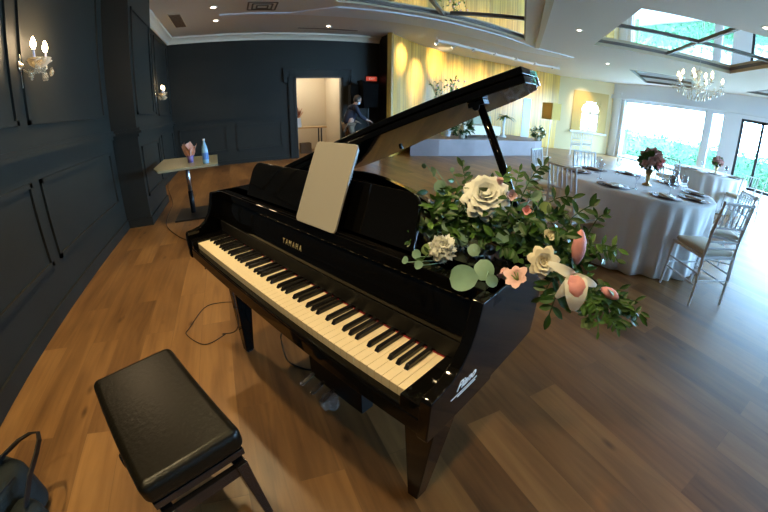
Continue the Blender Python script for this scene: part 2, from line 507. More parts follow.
# gold stage wall: a curve of straight runs
YW = [(3.99, 8.8), (4.3, 9.12), (5.0, 9.68), (5.8, 10.2), (6.7, 10.68), (7.8, 11.0), (9.4, 11.2), (11.5, 11.25), (13.3, 11.2)]
mb = MB()
for (a, b) in zip(YW, YW[1:]):
    a = Vector((*a, 0)); b = Vector((*b, 0)); dd = (b - a).normalized(); nn = Vector((-dd.y, dd.x, 0))
    ext = dd * .02
    mb.prism([(0, 0), (1, 0), (1, H3), (0, H3)], 0, .12, lambda p, t: (a - ext) + (b - a + 2 * ext) * p[0] + nn * t + Vector((0, 0, p[1])))
struct(mb, 'wall_stage', 'gold_drape')
# the run with the arched window
a = Vector((13.3, 11.2)); b = Vector((15.5, 9.75)); SL = (b - a).length
AO = .40
wall('wall_arch', a, b, H3, .12, 'ochre_cream', holes=[(.75 + AO, 1.62 + AO, 1.02, 2.3)])
sd = (b - a).normalized(); sn = Vector((-sd.y, sd.x))
def S(p, t): v = a + sd * (p[0] + AO) + sn * t; return Vector((v.x, v.y, p[1]))
mb = MB()    # arch spandrels filling the top of the opening
arc = [(.75 + .435 + .435 * math.cos(PI - PI * i / 12), 1.86 + .42 * math.sin(PI * i / 12)) for i in range(13)]
mb.prism([(.75, 2.3)] + arc[:7] , 0, .1, S); mb.prism([(1.62, 2.3)] + arc[6:][::-1], 0, .1, S)
struct(mb, 'trim_8', 'ochre_panel')
w = MB(); w.prism([(.75, 1.72), (1.62, 1.72), (1.62, 1.84), (.75, 1.84)], .02, .09, S); w.prism([(1.135, 1.02), (1.235, 1.02), (1.235, 2.25), (1.135, 2.25)], .02, .09, S)
w.prism([(.75, 1.02), (.80, 1.02), (.80, 1.9), (.75, 1.9)], .02, .09, S); w.prism([(1.57, 1.02), (1.62, 1.02), (1.62, 1.9), (1.57, 1.9)], .02, .09, S)
wn = struct(w, 'window_3', 'cream_paint')
w = MB(); w.prism([(.76, 1.03), (1.61, 1.03), (1.61, 2.28), (.76, 2.28)], .05, .056, S); w.build('window_pane', 'window_glass', wn)
w = MB()   # gold panel surround and sill
for q in (((.3, .9), (.75, .9), (.75, 2.75), (.3, 2.75)), ((1.62, .9), (2.0, .9), (2.0, 2.75), (1.62, 2.75)), ((.75, 2.3), (1.62, 2.3), (1.62, 2.75), (.75, 2.75))):
    w.prism(q, -.03, 0, S)
struct(w, 'trim_9', 'ochre_panel')
w = MB(); w.prism([(.25, .86), (2.05, .86), (2.05, .93), (.25, .93)], -.14, 0, S); struct(w, 'trim_10', 'white_paint')

# right wall with the garden openings  (s runs from y=9.9 down)
RY = 9.9
hole = [(9.9 - 9.07, 9.9 - 5.36, 0.02, 2.55), (9.9 - 5.12, 9.9 - 4.66, 0.02, 2.52), (9.9 - 3.98, 9.9 + 3.9, 0.0, 2.47)]
wall('wall_right', (15.5, 9.9), (15.5, -4.2), H3, .2, 'white_paint', holes=hole)
mb = MB(); mb.bb((15.44, 9.3, 0), (15.5, 9.62, 2.9)); mb.bb((15.44, 9.06, 0), (15.52, 9.14, 2.6)); struct(mb, 'trim_11', 'white_paint')
mb = MB(); mb.bb((15.38, -4.1, 2.62), (15.5, 9.8, 2.72)); mb.bb((15.42, -4.1, 2.72), (15.5, 9.8, 2.8)); struct(mb, 'trim_12', 'white_paint')
def window(n, y0, y1, z1, bars, m='white_paint', w=.06):
    fr = MB(); x0, x1 = 15.52, 15.60
    fr.bb((x0, y0, 0.02), (x1, y0 + w, z1)); fr.bb((x0, y1 - w, .02), (x1, y1, z1)); fr.bb((x0, y0, z1 - w), (x1, y1, z1)); fr.bb((x0, y0, .02), (x1, y1, .02 + w))
    for y in bars: fr.bb((x0, y - w / 2, .02), (x1, y + w / 2, z1))
    fo = struct(fr, n, m)
    g = MB(); g.bb((15.555, y0 + .01, .03), (15.562, y1 - .01, z1 - .01)); g.build('window_pane', 'window_glass', fo)
window('window_1', 5.36, 9.07, 2.55, [])
window('window_2', 4.66, 5.12, 2.52, [], w=.03)
window('door_2', -3.9, 3.98, 2.47, [3.18, 2.35, 1.5, .65, -.2, -1.1, -2., -2.9], 'door_metal', .10)
# front wall, out of frame, with the terrace openings that light the right of the hall
hole = [(15.7 - 15.2, 15.7 - 11.6, 0.02, 3.0), (15.7 - 10.6, 15.7 - 7.4, .02, 3.0)]
wall('wall_front', (15.7, -4.2), (-1.7, -4.2), H3, .15, 'white_paint', holes=hole)
for n, x0, x1 in (('window_4', 11.6, 15.2), ('window_5', 7.4, 10.6)):
    fr = MB()
    for x in (x0, (x0 + x1) / 2 - .03, x1 - .06): fr.bb((x, -4.3, .02), (x + .06, -4.22, 3.0))
    fr.bb((x0, -4.3, 2.94), (x1, -4.22, 3.0)); fr.bb((x0, -4.3, .02), (x1, -4.22, .08))
    fo = struct(fr, n, 'door_metal'); g = MB(); g.bb((x0 + .01, -4.265, .03), (x1 - .01, -4.258, 2.99)); g.build('window_pane', 'window_glass', fo)

# ---------------------------------------------------------------- ceiling with mirrored coffers
P2 = lambda *a: [Vector((x, y, H3)) for x, y in a]
M1 = P2((.8, 5.5), (1.9, 6.6), (3.0, 6.72), (4.3, 6.78), (5.6, 6.95), (7.05, 7.2), (4.65, 4.75), (3.1, 3.2))
M2 = P2((8.1, 5.8), (11.45, 3.45), (8.75, .72), (5.82, 3.25))
M3 = P2((11.7, 6.8), (14.6, 7.7), (15.2, 5.9), (13.1, 5.2))
M4 = P2((13.3, 2.6), (14.6, 3.7), (15.3, 1.6), (14.0, .5))
cb = bmesh.new()
outer = P2((-1.7, -4.3), (15.7, -4.3), (15.7, 12.2), (-1.7, 12.2))
def loop(bm, pts):
    vs = [bm.verts.new(p) for p in pts]
    return [bm.edges.new((vs[i], vs[(i + 1) % len(vs)])) for i in range(len(vs))]
eds = loop(cb, outer)
for q in (M1, M2, M3, M4): eds += loop(cb, q)
bmesh.ops.triangle_fill(cb, edges=eds, use_beauty=True)
def inside(p, poly):
    c = False; n = len(poly)
    for i in range(n):
        a_, b_ = poly[i], poly[i - 1]
        if (a_.y > p.y) != (b_.y > p.y) and p.x < (b_.x - a_.x) * (p.y - a_.y) / (b_.y - a_.y) + a_.x: c = not c
    return c
bad = [f_ for f_ in cb.faces if any(inside(f_.calc_center_median(), q) for q in (M1, M2, M3, M4))]
bmesh.ops.delete(cb, geom=bad, context='FACES')
mb = MB(); mb.b.free(); mb.b = cb
struct(mb, 'ceiling', 'ceiling_paint')
# roof slab above the coffers, so no sky leaks in
mb = MB(); mb.bb((-1.8, -4.4, 3.62), (15.8, 12.3, 3.7)); struct(mb, 'ceiling_slab', 'ceiling_paint')
mb = MB()
for a_, b_ in (((-1.8, -4.4), (-1.7, 12.3)), ((15.7, -4.4), (15.8, 12.3)), ((-1.8, -4.4), (15.8, -4.3)), ((-1.8, 12.2), (15.8, 12.3))):
    mb.bb((*a_, 3.28), (*b_, 3.63))
struct(mb, 'ceiling_edge', 'ceiling_paint')
def coffer(n, poly, dep, bars):
    s_ = MB(); k = len(poly)
    for i in range(k):
        a_, b_ = poly[i], poly[(i + 1) % k]
        s_.face([a_, b_, b_ + Vector((0, 0, dep)), a_ + Vector((0, 0, dep))])
    o = struct(s_, 'trim_%d' % n, 'coffer_side')
    m_ = MB(); m_.face([p + Vector((0, 0, dep)) for p in poly]); m_.build('mirror_panel', 'mirror', o)
    br = MB()
    cen = sum(poly, Vector()) / k
    for i in range(k):
        a_, b_ = poly[i], poly[(i + 1) % k]
        bars = bars + [((a_.x, a_.y), (b_.x, b_.y))]
    for p, q in bars:
        a_ = Vector((*p, H3 + dep - .02)); b_ = Vector((*q, H3 + dep - .02))
        dd = (b_ - a_); L_ = dd.length; rot = Matrix.Rotation(math.atan2(dd.y, dd.x), 3, 'Z')
        br.box((a_ + b_) / 2, (L_, .07, .035), rot)
    br.build('mirror_bar', 'mirror_bar', o)
coffer(13, M1, .08, [((4.3, 6.85), (1.95, 4.35)), ((4.3, 6.6), (5.75, 5.75))])
mb = MB(); mb.prism([(7.95, 7.55), (7.83, 7.6), (4.70, 4.36), (4.82, 4.28)], 3.27, 3.31, lambda p, t: Vector((p[0], p[1], t))); struct(mb, 'trim_18', 'coffer_side')
coffer(14, M2, .12, [((9.78, 4.62), (7.28, 1.98)), ((6.96, 4.52), (10.1, 2.08))])
coffer(15, M3, .03, [((13.1, 7.25), (14.1, 5.5))])
coffer(16, M4, .03, [])
# dropped band along the edge of the stage bay
mb = MB()
up = [(-.2, 7.62), (1.2, 7.5), (2.0, 6.9), (3.0, 6.9), (4.3, 6.95), (6.2, 7.2), (7.9, 7.62), (9.5, 7.5)]
lo = [(9.5, 8.0), (7.9, 8.35), (6.2, 8.0), (4.3, 7.7), (3.0, 7.6), (2.0, 7.6), (1.2, 7.62), (-.2, 7.7)]
mb.prism(up + lo, 3.27, 3.31, lambda p, t: Vector((p[0], p[1], t))); struct(mb, 'trim_17', 'white_paint')

# stage platform
st = [(4.62, 8.86), (5.4, 8.62), (6.6, 8.55), (8.0, 8.6), (9.3, 8.66), (9.9, 8.9), (10.4, 9.4), (10.6, 10.2), (10.5, 11.19), (9.4, 11.17), (7.8, 10.97), (6.7, 10.65), (5.8, 10.17), (5.0, 9.65)]
mb = MB(); mb.prism(st, 0, .48, lambda p, t: Vector((p[0], p[1], t))); struct(mb, 'floor_stage', 'stage_laminate')

# ---------------------------------------------------------------- outside
mb = MB(); mb.bb((15.7, -30, -.12), (60, 40, -.02)); mb.bb((-10, -30, -.12), (15.7, -4.4, -.02)); struct(mb, 'ground', 'terrace')
def hedge(name, a_, b_, h, t, label):
    mb = MB(); rnd = random.Random(3)
    a_ = Vector(a_); b_ = Vector(b_); dd = (b_ - a_); L_ = dd.length; dd.normalize(); n_ = Vector((-dd.y, dd.x))
    c_ = (a_ + b_) / 2
    mb.box((c_.x, c_.y, h / 2 - .05), (L_, t * .8, h - .12), Matrix.Rotation(math.atan2(dd.y, dd.x), 3, 'Z'))
    for i in range(int(L_ * 260)):
        s_ = rnd.uniform(-.5, .5) * L_; z = rnd.uniform(0, h) ; tt = rnd.choice((-.5, .5)) * t * rnd.uniform(.75, 1.05)
        if rnd.random() < .25: z = h * rnd.uniform(.95, 1.06); tt = rnd.uniform(-.5, .5) * t
        p = Vector((c_.x + dd.x * s_ + n_.x * tt, c_.y + dd.y * s_ + n_.y * tt, z))
        dv = Vector((rnd.uniform(-1, 1), rnd.uniform(-1, 1), rnd.uniform(-.3, 1)))
        mb.leaf(p, dv, Vector((rnd.uniform(-1, 1), rnd.uniform(-1, 1), rnd.uniform(0, 1))), rnd.uniform(.12, .22), .09, .3, 2)
    return one(mb, name, 'hedge_leaf', label, 'hedge', loc=(c_.x, c_.y, 0))
hedge('hedge', (19.6, 12.5), (18.2, 2.0), 1.22, 1.2, 'long clipped green hedge in the garden beyond the window wall')
hedge('hedge', (5, -9), (16, -9), 1.2, 1.0, 'green hedge outside the terrace windows behind the camera')
# cycad by the left edge of the garden window
t = thing('palm', (17.6, 10.05, 0), 'small green palm rising above the hedge at the left edge of the garden window', 'plant')
mb = MB(); mb.cyl((0, 0, 0), (0, 0, 1.25), .12, .1); mb.build('trunk', 'stem', t)
for k in range(13):
    mb = MB(); an = k * 2 * PI / 13; up_ = .25 + .5 * ((k * 5) % 7) / 7
    pts = [Vector((math.cos(an) * .85 * s_, math.sin(an) * .85 * s_, 1.22 + up_ * s_ * 1.3 - .75 * s_ * s_)) for s_ in [i / 6 for i in range(7)]]
    mb.tube(pts, .012, 5)
    for i in range(1, 7):
        dv = (pts[i] - pts[i - 1]).normalized(); sdv = dv.cross(Vector((0, 0, 1))).normalized()
        for sg in (-1, 1):
            mb.leaf(pts[i], dv * .6 + sdv * sg, (0, 0, 1), .3 * (1.1 - i / 8), .05, .2, 2)
            mb.leaf((pts[i] + pts[i - 1]) / 2, dv * .6 + sdv * sg, (0, 0, 1), .3 * (1.1 - i / 8), .05, .2, 2)
    mb.build('frond', 'palm_leaf', t)

# ================================================================ the piano
PX, PY, PR = 0.26305419, 0.47873351, R(-66.57138914)
piano = thing('grand_piano', (PX, PY, 0), 'glossy black digital baby grand piano with its lid propped open', 'piano', PR)
def P(mb, name, m, parent=None, **k): return mb.build(name, m, parent or piano, **k)
TOPZ = .905
rim = [(-1.31, .24), (-1.31, .97), (-1.29, 1.02), (-1.22, 1.045), (-1.1, 1.03), (-.95, .985), (-.72, .885), (-.43, .72), (-.25, .65), (-.08, .61), (.02, .585), (.065, .555), (.085, .50), (.085, .24)]
def offs(poly, dlt):
    n = len(poly); out = []
    for i in range(n):
        a = Vector(poly[i - 1]); b = Vector(poly[i]); c = Vector(poly[(i + 1) % n])
        e1 = (b - a).normalized(); e2 = (c - b).normalized()
        n1 = Vector((e1.y, -e1.x)); n2 = Vector((e2.y, -e2.x))
        nn = (n1 + n2); nn = nn / max(.4, nn.length_squared / 2)
        out.append(tuple(b + nn * dlt))
    return out
inn = offs(rim, .03)
mb = MB()
n = len(rim)
def V(p, z): return mb.b.verts.new((p[0], p[1], z))
ol = [V(p, .66) for p in rim]; ou = [V(p, TOPZ) for p in rim]; iu = [V(p, TOPZ) for p in inn]; il = [V(p, .86) for p in inn]
for i in range(n):
    j = (i + 1) % n
    mb.b.faces.new((ol[i], ol[j], ou[j], ou[i])); mb.b.faces.new((ou[i], ou[j], iu[j], iu[i])); mb.b.faces.new((iu[i], iu[j], il[j], il[i]))
mb.b.faces.new(ol[::-1]); mb.b.faces.new(il)
P(mb, 'case', 'piano_black')
mb = MB(); mb.prism([(p[0] * .985 - .01, p[1] * .96 + .02) for p in inn[1:-1] if p[1] > .4] + [(.04, .44), (-1.26, .44)], .862, .868, lambda p, t: Vector((p[0], p[1], t)))
P(mb, 'soundboard_grille', 'piano_inner')
# deck in front of the lid, carrying the music desk
mb = MB(); mb.bb((-1.31, .165, .895), (.085, .42, .93), bev=.004); P(mb, 'top_deck', 'piano_black')
# arms
armp = [(-.026, .645), (-.03, .66), (-.03, .762), (-.022, .772), (.0, .774), (.04, .782), (.07, .80), (.095, .835), (.11, .88), (.12, .93), (.245, .93), (.245, .645)]
for u0, u1 in ((-1.31, -1.282), (.057, .085)):
    mb = MB(); mb.prism(armp, u0, u1, lambda p, t: Vector((t, p[0], p[1]))); P(mb, 'arm', 'piano_black', bevel=.004)
mb = MB(); mb.bb((-1.283, -.024, .652), (.058, .2, .70)); P(mb, 'key_bed', 'piano_black', bevel=.004)
mb = MB(); mb.bb((-1.236, -.022, .695), (.013, -.003, .706), bev=.003); P(mb, 'key_slip', 'piano_black')
for u0, u1 in ((-1.283, -1.2262), (.0008, .058)):
    mb = MB(); mb.bb((u0, -.022, .69), (u1, .15, .740), bev=.003); P(mb, 'key_block', 'piano_black')
fall = [(.149, .70), (.149, .755), (.152, .80), (.160, .85), (.170, .885), (.185, .915), (.2, .93), (.26, .93), (.26, .70)]
mb = MB(); mb.prism(fall, -1.283, .058, lambda p, t: Vector((t, p[0], p[1]))); P(mb, 'fallboard', 'piano_black', bevel=.003)
mb = MB(); mb.bb((-1.225, .1465, .726), (0, .1495, .7325)); P(mb, 'felt_strip', 'red_felt')
mb = MB(); mb.bb((-1.281, .1465, .741), (.056, .1495, .79)); P(mb, 'fallboard_lip', 'black_matte')
KW = 1.225 / 52
for i in range(52):
    mb = MB(); a = -1.225 + i * KW
    mb.bb((a + .0004, 0, .703), (a + KW - .0004, .147, .730), bev=.0012); P(mb, 'white_key', 'ivory')
for i in range(51):
    if 'ABCDEFG'[i % 7] in 'ACDFG':
        x = -1.225 + (i + 1) * KW + {'A': .0015, 'C': -.002, 'D': .002, 'F': -.0025, 'G': 0}['ABCDEFG'[i % 7]]
        mb = MB(); w0, w1 = .0068, .0054
        A = [mb.b.verts.new(v) for v in ((x - w0, .050, .728), (x + w0, .050, .728), (x + w0, .147, .728), (x - w0, .147, .728))]
        B = [mb.b.verts.new(v) for v in ((x - w1, .059, .7415), (x + w1, .059, .7415), (x + w1, .147, .7415), (x - w1, .147, .7415))]
        for k in range(4): mb.b.faces.new((A[k], A[(k + 1) % 4], B[(k + 1) % 4], B[k]))
        mb.b.faces.new(B); mb.b.faces.new(A[::-1]); P(mb, 'black_key', 'ebony', bevel=.0012)
# little controls left of the keys
mb = MB(); mb.box((-1.18, .1505, .775), (.05, .004, .018)); P(mb, 'display', 'display')
for u_ in (-.93, -.885, -.86): 
    mb = MB(); mb.box((u_, .1505, .775), (.014, .004, .004)); P(mb, 'button', 'chrome')
def text(s, size, m, parent, M, name='lettering', ext=.0006, shear=0., space=1.):
    cu = bpy.data.curves.new(name, 'FONT'); cu.body = s; cu.size = size; cu.extrude = ext; cu.align_x = 'CENTER'; cu.shear = shear; cu.space_character = space
    t_ = bpy.data.objects.new(name, cu); C.objects.link(t_)
    bpy.context.view_layer.update()
    me = bpy.data.meshes.new_from_object(t_); bpy.data.objects.remove(t_)
    me.transform(M); me.materials.clear(); me.materials.append(MATS[m])
    o = bpy.data.objects.new(name, me); C.objects.link(o); o.parent = parent
    return o
tl = math.atan2(.035, .010)
text('YAMAHA', .027, 'gold_letter', piano, Matrix.Translation((-.645, .1545, .830)) @ Matrix.Rotation(R(77), 4, 'X') @ Matrix.Diagonal((.72, 1, 1, 1)), space=1.75)
# name painted on the right cheek
Mx = Matrix.Translation((.0856, .10, .735)) @ Matrix.Rotation(R(90), 4, 'Z') @ Matrix.Rotation(R(90), 4, 'X')
text('Piano', .036, 'white_letter', piano, Mx @ Matrix.Diagonal((.95, 1, 1, 1)), shear=.45)
mb = MB()
for v0, v1, z in ((.045, .15, .7225), (.07, .145, .7155)): mb.bb((.0853, v0, z), (.0862, v1, z + .0015))
P(mb, 'lettering', 'white_letter')
mb = MB(); mb.cyl((.04, .152, .80), (.04, .143, .80), .006, .005, 12); P(mb, 'lock_knob', 'chrome', smooth=True)

# music desk
d0 = Vector((0, .212, .932)); d1 = Vector((0, .275, 1.068)); ds = (d1 - d0); DL_ = ds.length; ds.normalize(); dn = Vector((0, -ds.z, ds.y))
pts = []
r_ = .045; uL, uR = -1.10, -.19
pts = [(uL + .012, 0), (uR + .03, 0), (uR + .02, .01)]
for i in range(7): a = PI / 2 * i / 6; pts.append((uR - r_ + r_ * math.cos(a), DL_ - r_ + r_ * math.sin(a)))
for i in range(7): a = PI / 2 + PI / 2 * i / 6; pts.append((uL + r_ + r_ * math.cos(a), DL_ - r_ + r_ * math.sin(a)))
mb = MB(); mb.prism(pts, 0, .014, lambda p, t: Vector((p[0], 0, 0)) + d0 + ds * p[1] - dn * t); P(mb, 'music_desk', 'piano_black', bevel=.003)
mb = MB(); mb.bb((-1.05, .170, .928), (-.26, .178, .936), bev=.002); P(mb, 'desk_ledge', 'piano_black')

# lid with the folded front flap
ph = R(19.2)
def LM(p, t): return Vector((-1.305 + p[0] * math.cos(ph) - t * math.sin(ph), p[1], .908 + p[0] * math.sin(ph) + t * math.cos(ph)))
lo_ = [(0, .42), (1.375, .42), (1.38, .49), (1.36, .55), (1.30, .60), (1.24, .63), (1.06, .70), (.63, .885), (.38, .985), (.25, 1.02), (.10, 1.045), (.02, 1.03), (0, .98)]
mb = MB(); mb.prism(lo_, 0, .021, LM); lid = P(mb, 'lid', 'piano_black', bevel=.003)
mb = MB(); mb.prism([(0, .42), (1.375, .42), (1.378, .52), (1.35, .62), (1.28, .68), (0, .72)], .024, .044, LM); mb.build('lid_flap', 'piano_black', lid, bevel=.003)
for w_, v_ in ((.62, .80),):
    mb = MB(); mb.cyl(LM((w_, v_), 0), LM((w_, v_), -.012), .009, .008, 12); mb.build('rubber_buffer', 'steel_dark', lid)
for v_ in (.5, .75, .95):
    mb = MB(); mb.cyl((-1.309, v_ - .04, .908), (-1.309, v_ + .04, .908), .006, seg=8); mb.build('hinge', 'brass', lid)
pb = Vector((.050, .47, .90)); pt = LM((1.222, .455), 0)
mb = MB(); mb.cyl(pb, pt, .0125, .011, 14); pr = P(mb, 'lid_prop', 'piano_black', smooth=True)
mb = MB(); mb.box(pt - Vector((0, 0, .008)), (.05, .03, .012), Matrix.Rotation(-ph, 3, 'Y')); mb.cyl(pt + Vector((0, -.015, -.016)), pt + Vector((0, .015, -.016)), .011, seg=10); mb.build('prop_bracket', 'steel_dark', pr)
# legs
def leg(b, t):
    mb = MB()
    A = [mb.b.verts.new(v) for v in ((b[0], b[2], 0.01), (b[1], b[2], .01), (b[1], b[3], .01), (b[0], b[3], .01))]
    B = [mb.b.verts.new(v) for v in ((t[0], t[2], .665), (t[1], t[2], .665), (t[1], t[3], .665), (t[0], t[3], .665))]
    for k in range(4): mb.b.faces.new((A[k], A[(k + 1) % 4], B[(k + 1) % 4], B[k]))
    mb.b.faces.new(B); mb.b.faces.new(A[::-1])
    o = P(mb, 'leg', 'piano_black', bevel=.004)
    c = MB(); c.bb((b[0] + .006, b[2] + .006, 0), (b[1] - .006, b[3] - .006, .012)); c.build('foot_pad', 'steel_dark', o)
leg((-1.31, -1.265, .146, .195), (-1.31, -1.20, .13, .25))
leg((-.075, -.030, .150, .205), (-.125, .02, .13, .27))
leg((-.92, -.875, .80, .85), (-.96, -.84, .76, .88))
# pedal lyre
mb = MB(); mb.bb((-.80, .272, .08), (-.44, .34, .21), bev=.004); mb.bb((-.77, .272, .2), (-.47, .30, .66)); P(mb, 'pedal_box', 'black_matte')
for u_ in (-.775, -.695, -.62):
    mb = MB(); pts = [(u_, .29, .105), (u_, .265, .10), (u_, .235, .09), (u_, .21, .08), (u_, .2, .078)]
    mb.ribbon(pts, .024, .008, (1, 0, 0)); mb.lathe([(0, -.004), (.013, -.004), (.014, 0), (.013, .004), (0, .004)], (u_, .2, .078), 12)
    P(mb, 'pedal', 'chrome', bevel=.002)
# crumpled film still wrapped round the last pedal
rnd = random.Random(5); mb = MB()
v = bmesh.ops.create_icosphere(mb.b, subdivisions=3, radius=1)['verts']
for q_ in v:
    k_ = 1 + rnd.uniform(-.28, .22)
    q_.co = Vector((-.600 + q_.co.x * .045 * k_, .225 + q_.co.y * .042 * k_, .075 + q_.co.z * .036 * k_))
P(mb, 'plastic_wrap', 'plastic_film')

# ---- tablet on the desk
def pw(u_, v_, z): 
    c, s = math.cos(PR), math.sin(PR); return Vector((PX + u_ * c - v_ * s, PY + u_ * s + v_ * c, z))
t = thing('tablet', tuple(pw(-.508, .162, .932)), 'large pale grey tablet computer standing upright against the piano music desk', 'tablet', PR)
b0 = Vector((0, 0, 0)); b1 = Vector((-.018, .112, .235)); up_ = b1.normalized(); sx = Vector((1, 0, 0)); nn = sx.cross(up_).normalized()
if nn.y > 0: nn = -nn
def tp(p, tt): return sx * p[0] + up_ * p[1] + nn * tt
def rr(w_, h_, r): 
    o = []
    for cx, cy, a0 in ((w_ - r, r, -90), (w_ - r, h_ - r, 0), (-w_ + r, h_ - r, 90), (-w_ + r, r, 180)):
        for i in range(5): a = R(a0 + i * 22.5); o.append((cx + r * math.cos(a), cy + r * math.sin(a)))
    return o
mb = MB(); mb.prism(rr(.100, .268, .014), 0, .007, tp); mb.build('back_shell', 'tablet_shell', t, bevel=.002)
mb = MB(); mb.prism(rr(.098, .266, .012), -.004, -.0005, tp); mb.build('screen', 'ebony', t)

# ================================================================ flowers on the piano
bq = thing('flower_arrangement', tuple(pw(.0, .33, .93)), 'wild bouquet of white and pink flowers with green foliage on the piano top', 'flowers', PR)
def loc(p): return Vector((p[0], p[1] - .33, p[2] - .93))
def petal(mb, c, ax, d_, L_, W_, cup, open_, segs=5, sharp=False):
    """a cupped petal: starts at c, leans from axis ax towards d_ by 'open_' radians"""
    ax = ax.normalized(); d_ = (d_ - ax * d_.dot(ax)).normalized(); sd_ = ax.cross(d_)
    grid = []
    for i in range(segs + 1):
        t_ = i / segs; an = open_ * (.35 + .9 * t_)
        base = c + (ax * math.cos(an) + d_ * math.sin(an)) * L_ * t_
        row = []
        w_ = W_ * (math.sin(PI * (.12 + .80 * t_)) ** .7 if sharp else .3 + .7 * math.sin(PI * (.08 + .60 * t_)))
        for j in range(-2, 3):
            s_ = j / 2
            back = (ax * math.cos(an) + d_ * math.sin(an)) * (0 if sharp else -.30 * L_ * s_ * s_ * t_ ** 4)
            row.append(mb.b.verts.new(base + back + sd_ * s_ * w_ * .5 - d_ * cup * w_ * (s_ * s_) * .5 + ax * cup * .2 * w_ * s_ * s_))
        grid.append(row)
    for a, b in zip(grid, grid[1:]):
        for j in range(4): mb.b.faces.new((a[j], a[j + 1], b[j + 1], b[j]))
def rose(p, r, m, ax, name='rose', rings=((4, .1, .7), (5, .25, .8), (6, .45, .9), (7, .7, .95), (7, 1., .98))):
    mb = MB(); c = loc(p); ax = Vector(ax).normalized(); e = ax.orthogonal().normalized(); g = ax.cross(e); rnd = random.Random(int(r * 1e4))
    c = c - ax * r * .6
    for k, (n_, op, s_) in enumerate(rings):
        for i in range(n_):
            a = 2 * PI * i / n_ + k * .7 + rnd.uniform(-.15, .15)
            petal(mb, c, ax, e * math.cos(a) + g * math.sin(a), r * 1.25 * s_, r * 1.15 * s_, .65, op)
    mb.ball(c + ax * r * .42, r * .34, 10, (1, 1, 1.1))
    return mb.build(name, m, bq, smooth=True)
cam_dir = Vector((.33, -.76, .33)).normalized()   # the side the bouquet is dressed towards
# baked positions
FLW= {"rose": [-0.075, 0.4, 1.066], "carn": [-0.083, 0.223, 0.965], "cream": [0.119, 0.33, 0.963], "budw": [0.108, 0.38, 1.009], "alst": [0.098, 0.235, 0.95], "callaU": [0.186, 0.36, 1.009], "callaL": [0.19, 0.33, 0.941], "budp": [0.276, 0.4, 0.91], "budc": [0.251, 0.36, 0.841], "pk1": [0.043, 0.38, 1.051], "pk2": [-0.018, 0.42, 1.069], "pk3": [-0.051, 0.42, 1.1], "alst2": [0.069, 0.241, 0.95]}
EUC= [[0.016, 0.146, 0.952, 0.034], [0.031, 0.213, 0.952, 0.028], [0.069, 0.178, 0.952, 0.016], [-0.127, 0.132, 0.952, 0.011], [-0.13, 0.177, 0.952, 0.014], [-0.127, 0.215, 0.952, 0.017], [-0.089, 0.132, 0.952, 0.012], [-0.26, 0.45, 1.051, 0.024], [-0.303, 0.47, 1.089, 0.02], [-0.346, 0.48, 1.101, 0.01], [-0.226, 0.44, 1.031, 0.018], [-0.233, 0.47, 1.105, 0.009], [-0.099, 0.33, 0.963, 0.028], [-0.158, 0.35, 0.977, 0.022], [-0.044, 0.298, 0.952, 0.02], [-0.067, 0.36, 1.005, 0.03], [-0.112, 0.38, 1.029, 0.02], [0.015, 0.33, 0.991, 0.022], [0.051, 0.42, 1.089, 0.02], [0.024, 0.44, 1.115, 0.014], [0.085, 0.4, 1.07, 0.018], [0.043, 0.36, 1.017, 0.02], [-0.196, 0.33, 0.952, 0.02], [-0.157, 0.38, 1.008, 0.022], [-0.02, 0.36, 1.017, 0.018]]
BRN= [[[-0.094, 0.36, 0.976], [-0.188, 0.45, 1.128], 9, 0.03], [[-0.065, 0.38, 1.02], [-0.045, 0.45, 1.13], 9, 0.026], [[-0.169, 0.33, 0.95], [-0.226, 0.306, 0.95], 5, 0.03], [[0.115, 0.36, 0.981], [0.192, 0.42, 1.098], 7, 0.034], [[0.151, 0.37, 0.976], [0.277, 0.45, 1.003], 10, 0.03], [[0.193, 0.42, 1.012], [0.223, 0.45, 1.076], 5, 0.026], [[0.225, 0.42, 0.983], [0.282, 0.42, 0.983], 5, 0.024], [[0.222, 0.34, 0.921], [0.373, 0.42, 0.866], 14, 0.026], [[0.218, 0.33, 0.897], [0.332, 0.36, 0.847], 12, 0.024], [[0.184, 0.3, 0.923], [0.178, 0.28, 0.857], 6, 0.04], [[0.186, 0.32, 0.89], [0.26, 0.34, 0.869], 8, 0.026], [[0.018, 0.4, 1.075], [0.051, 0.46, 1.164], 8, 0.026], [[0.063, 0.4, 1.047], [0.145, 0.44, 1.101], 6, 0.03], [[0.016, 0.32, 0.963], [0.086, 0.28, 0.967], 6, 0.03], [[-0.072, 0.233, 0.95], [-0.098, 0.151, 0.95], 5, 0.02], [[-0.204, 0.33, 0.97], [-0.184, 0.211, 0.95], 5, 0.022], [[0.177, 0.3, 0.958], [0.15, 0.28, 0.893], 6, 0.034], [[0.059, 0.36, 1.003], [0.125, 0.4, 1.062], 7, 0.028], [[0.251, 0.33, 0.91], [0.294, 0.32, 0.839], 6, 0.02], [[-0.004, 0.4, 1.031], [-0.007, 0.44, 1.143], 8, 0.02]]

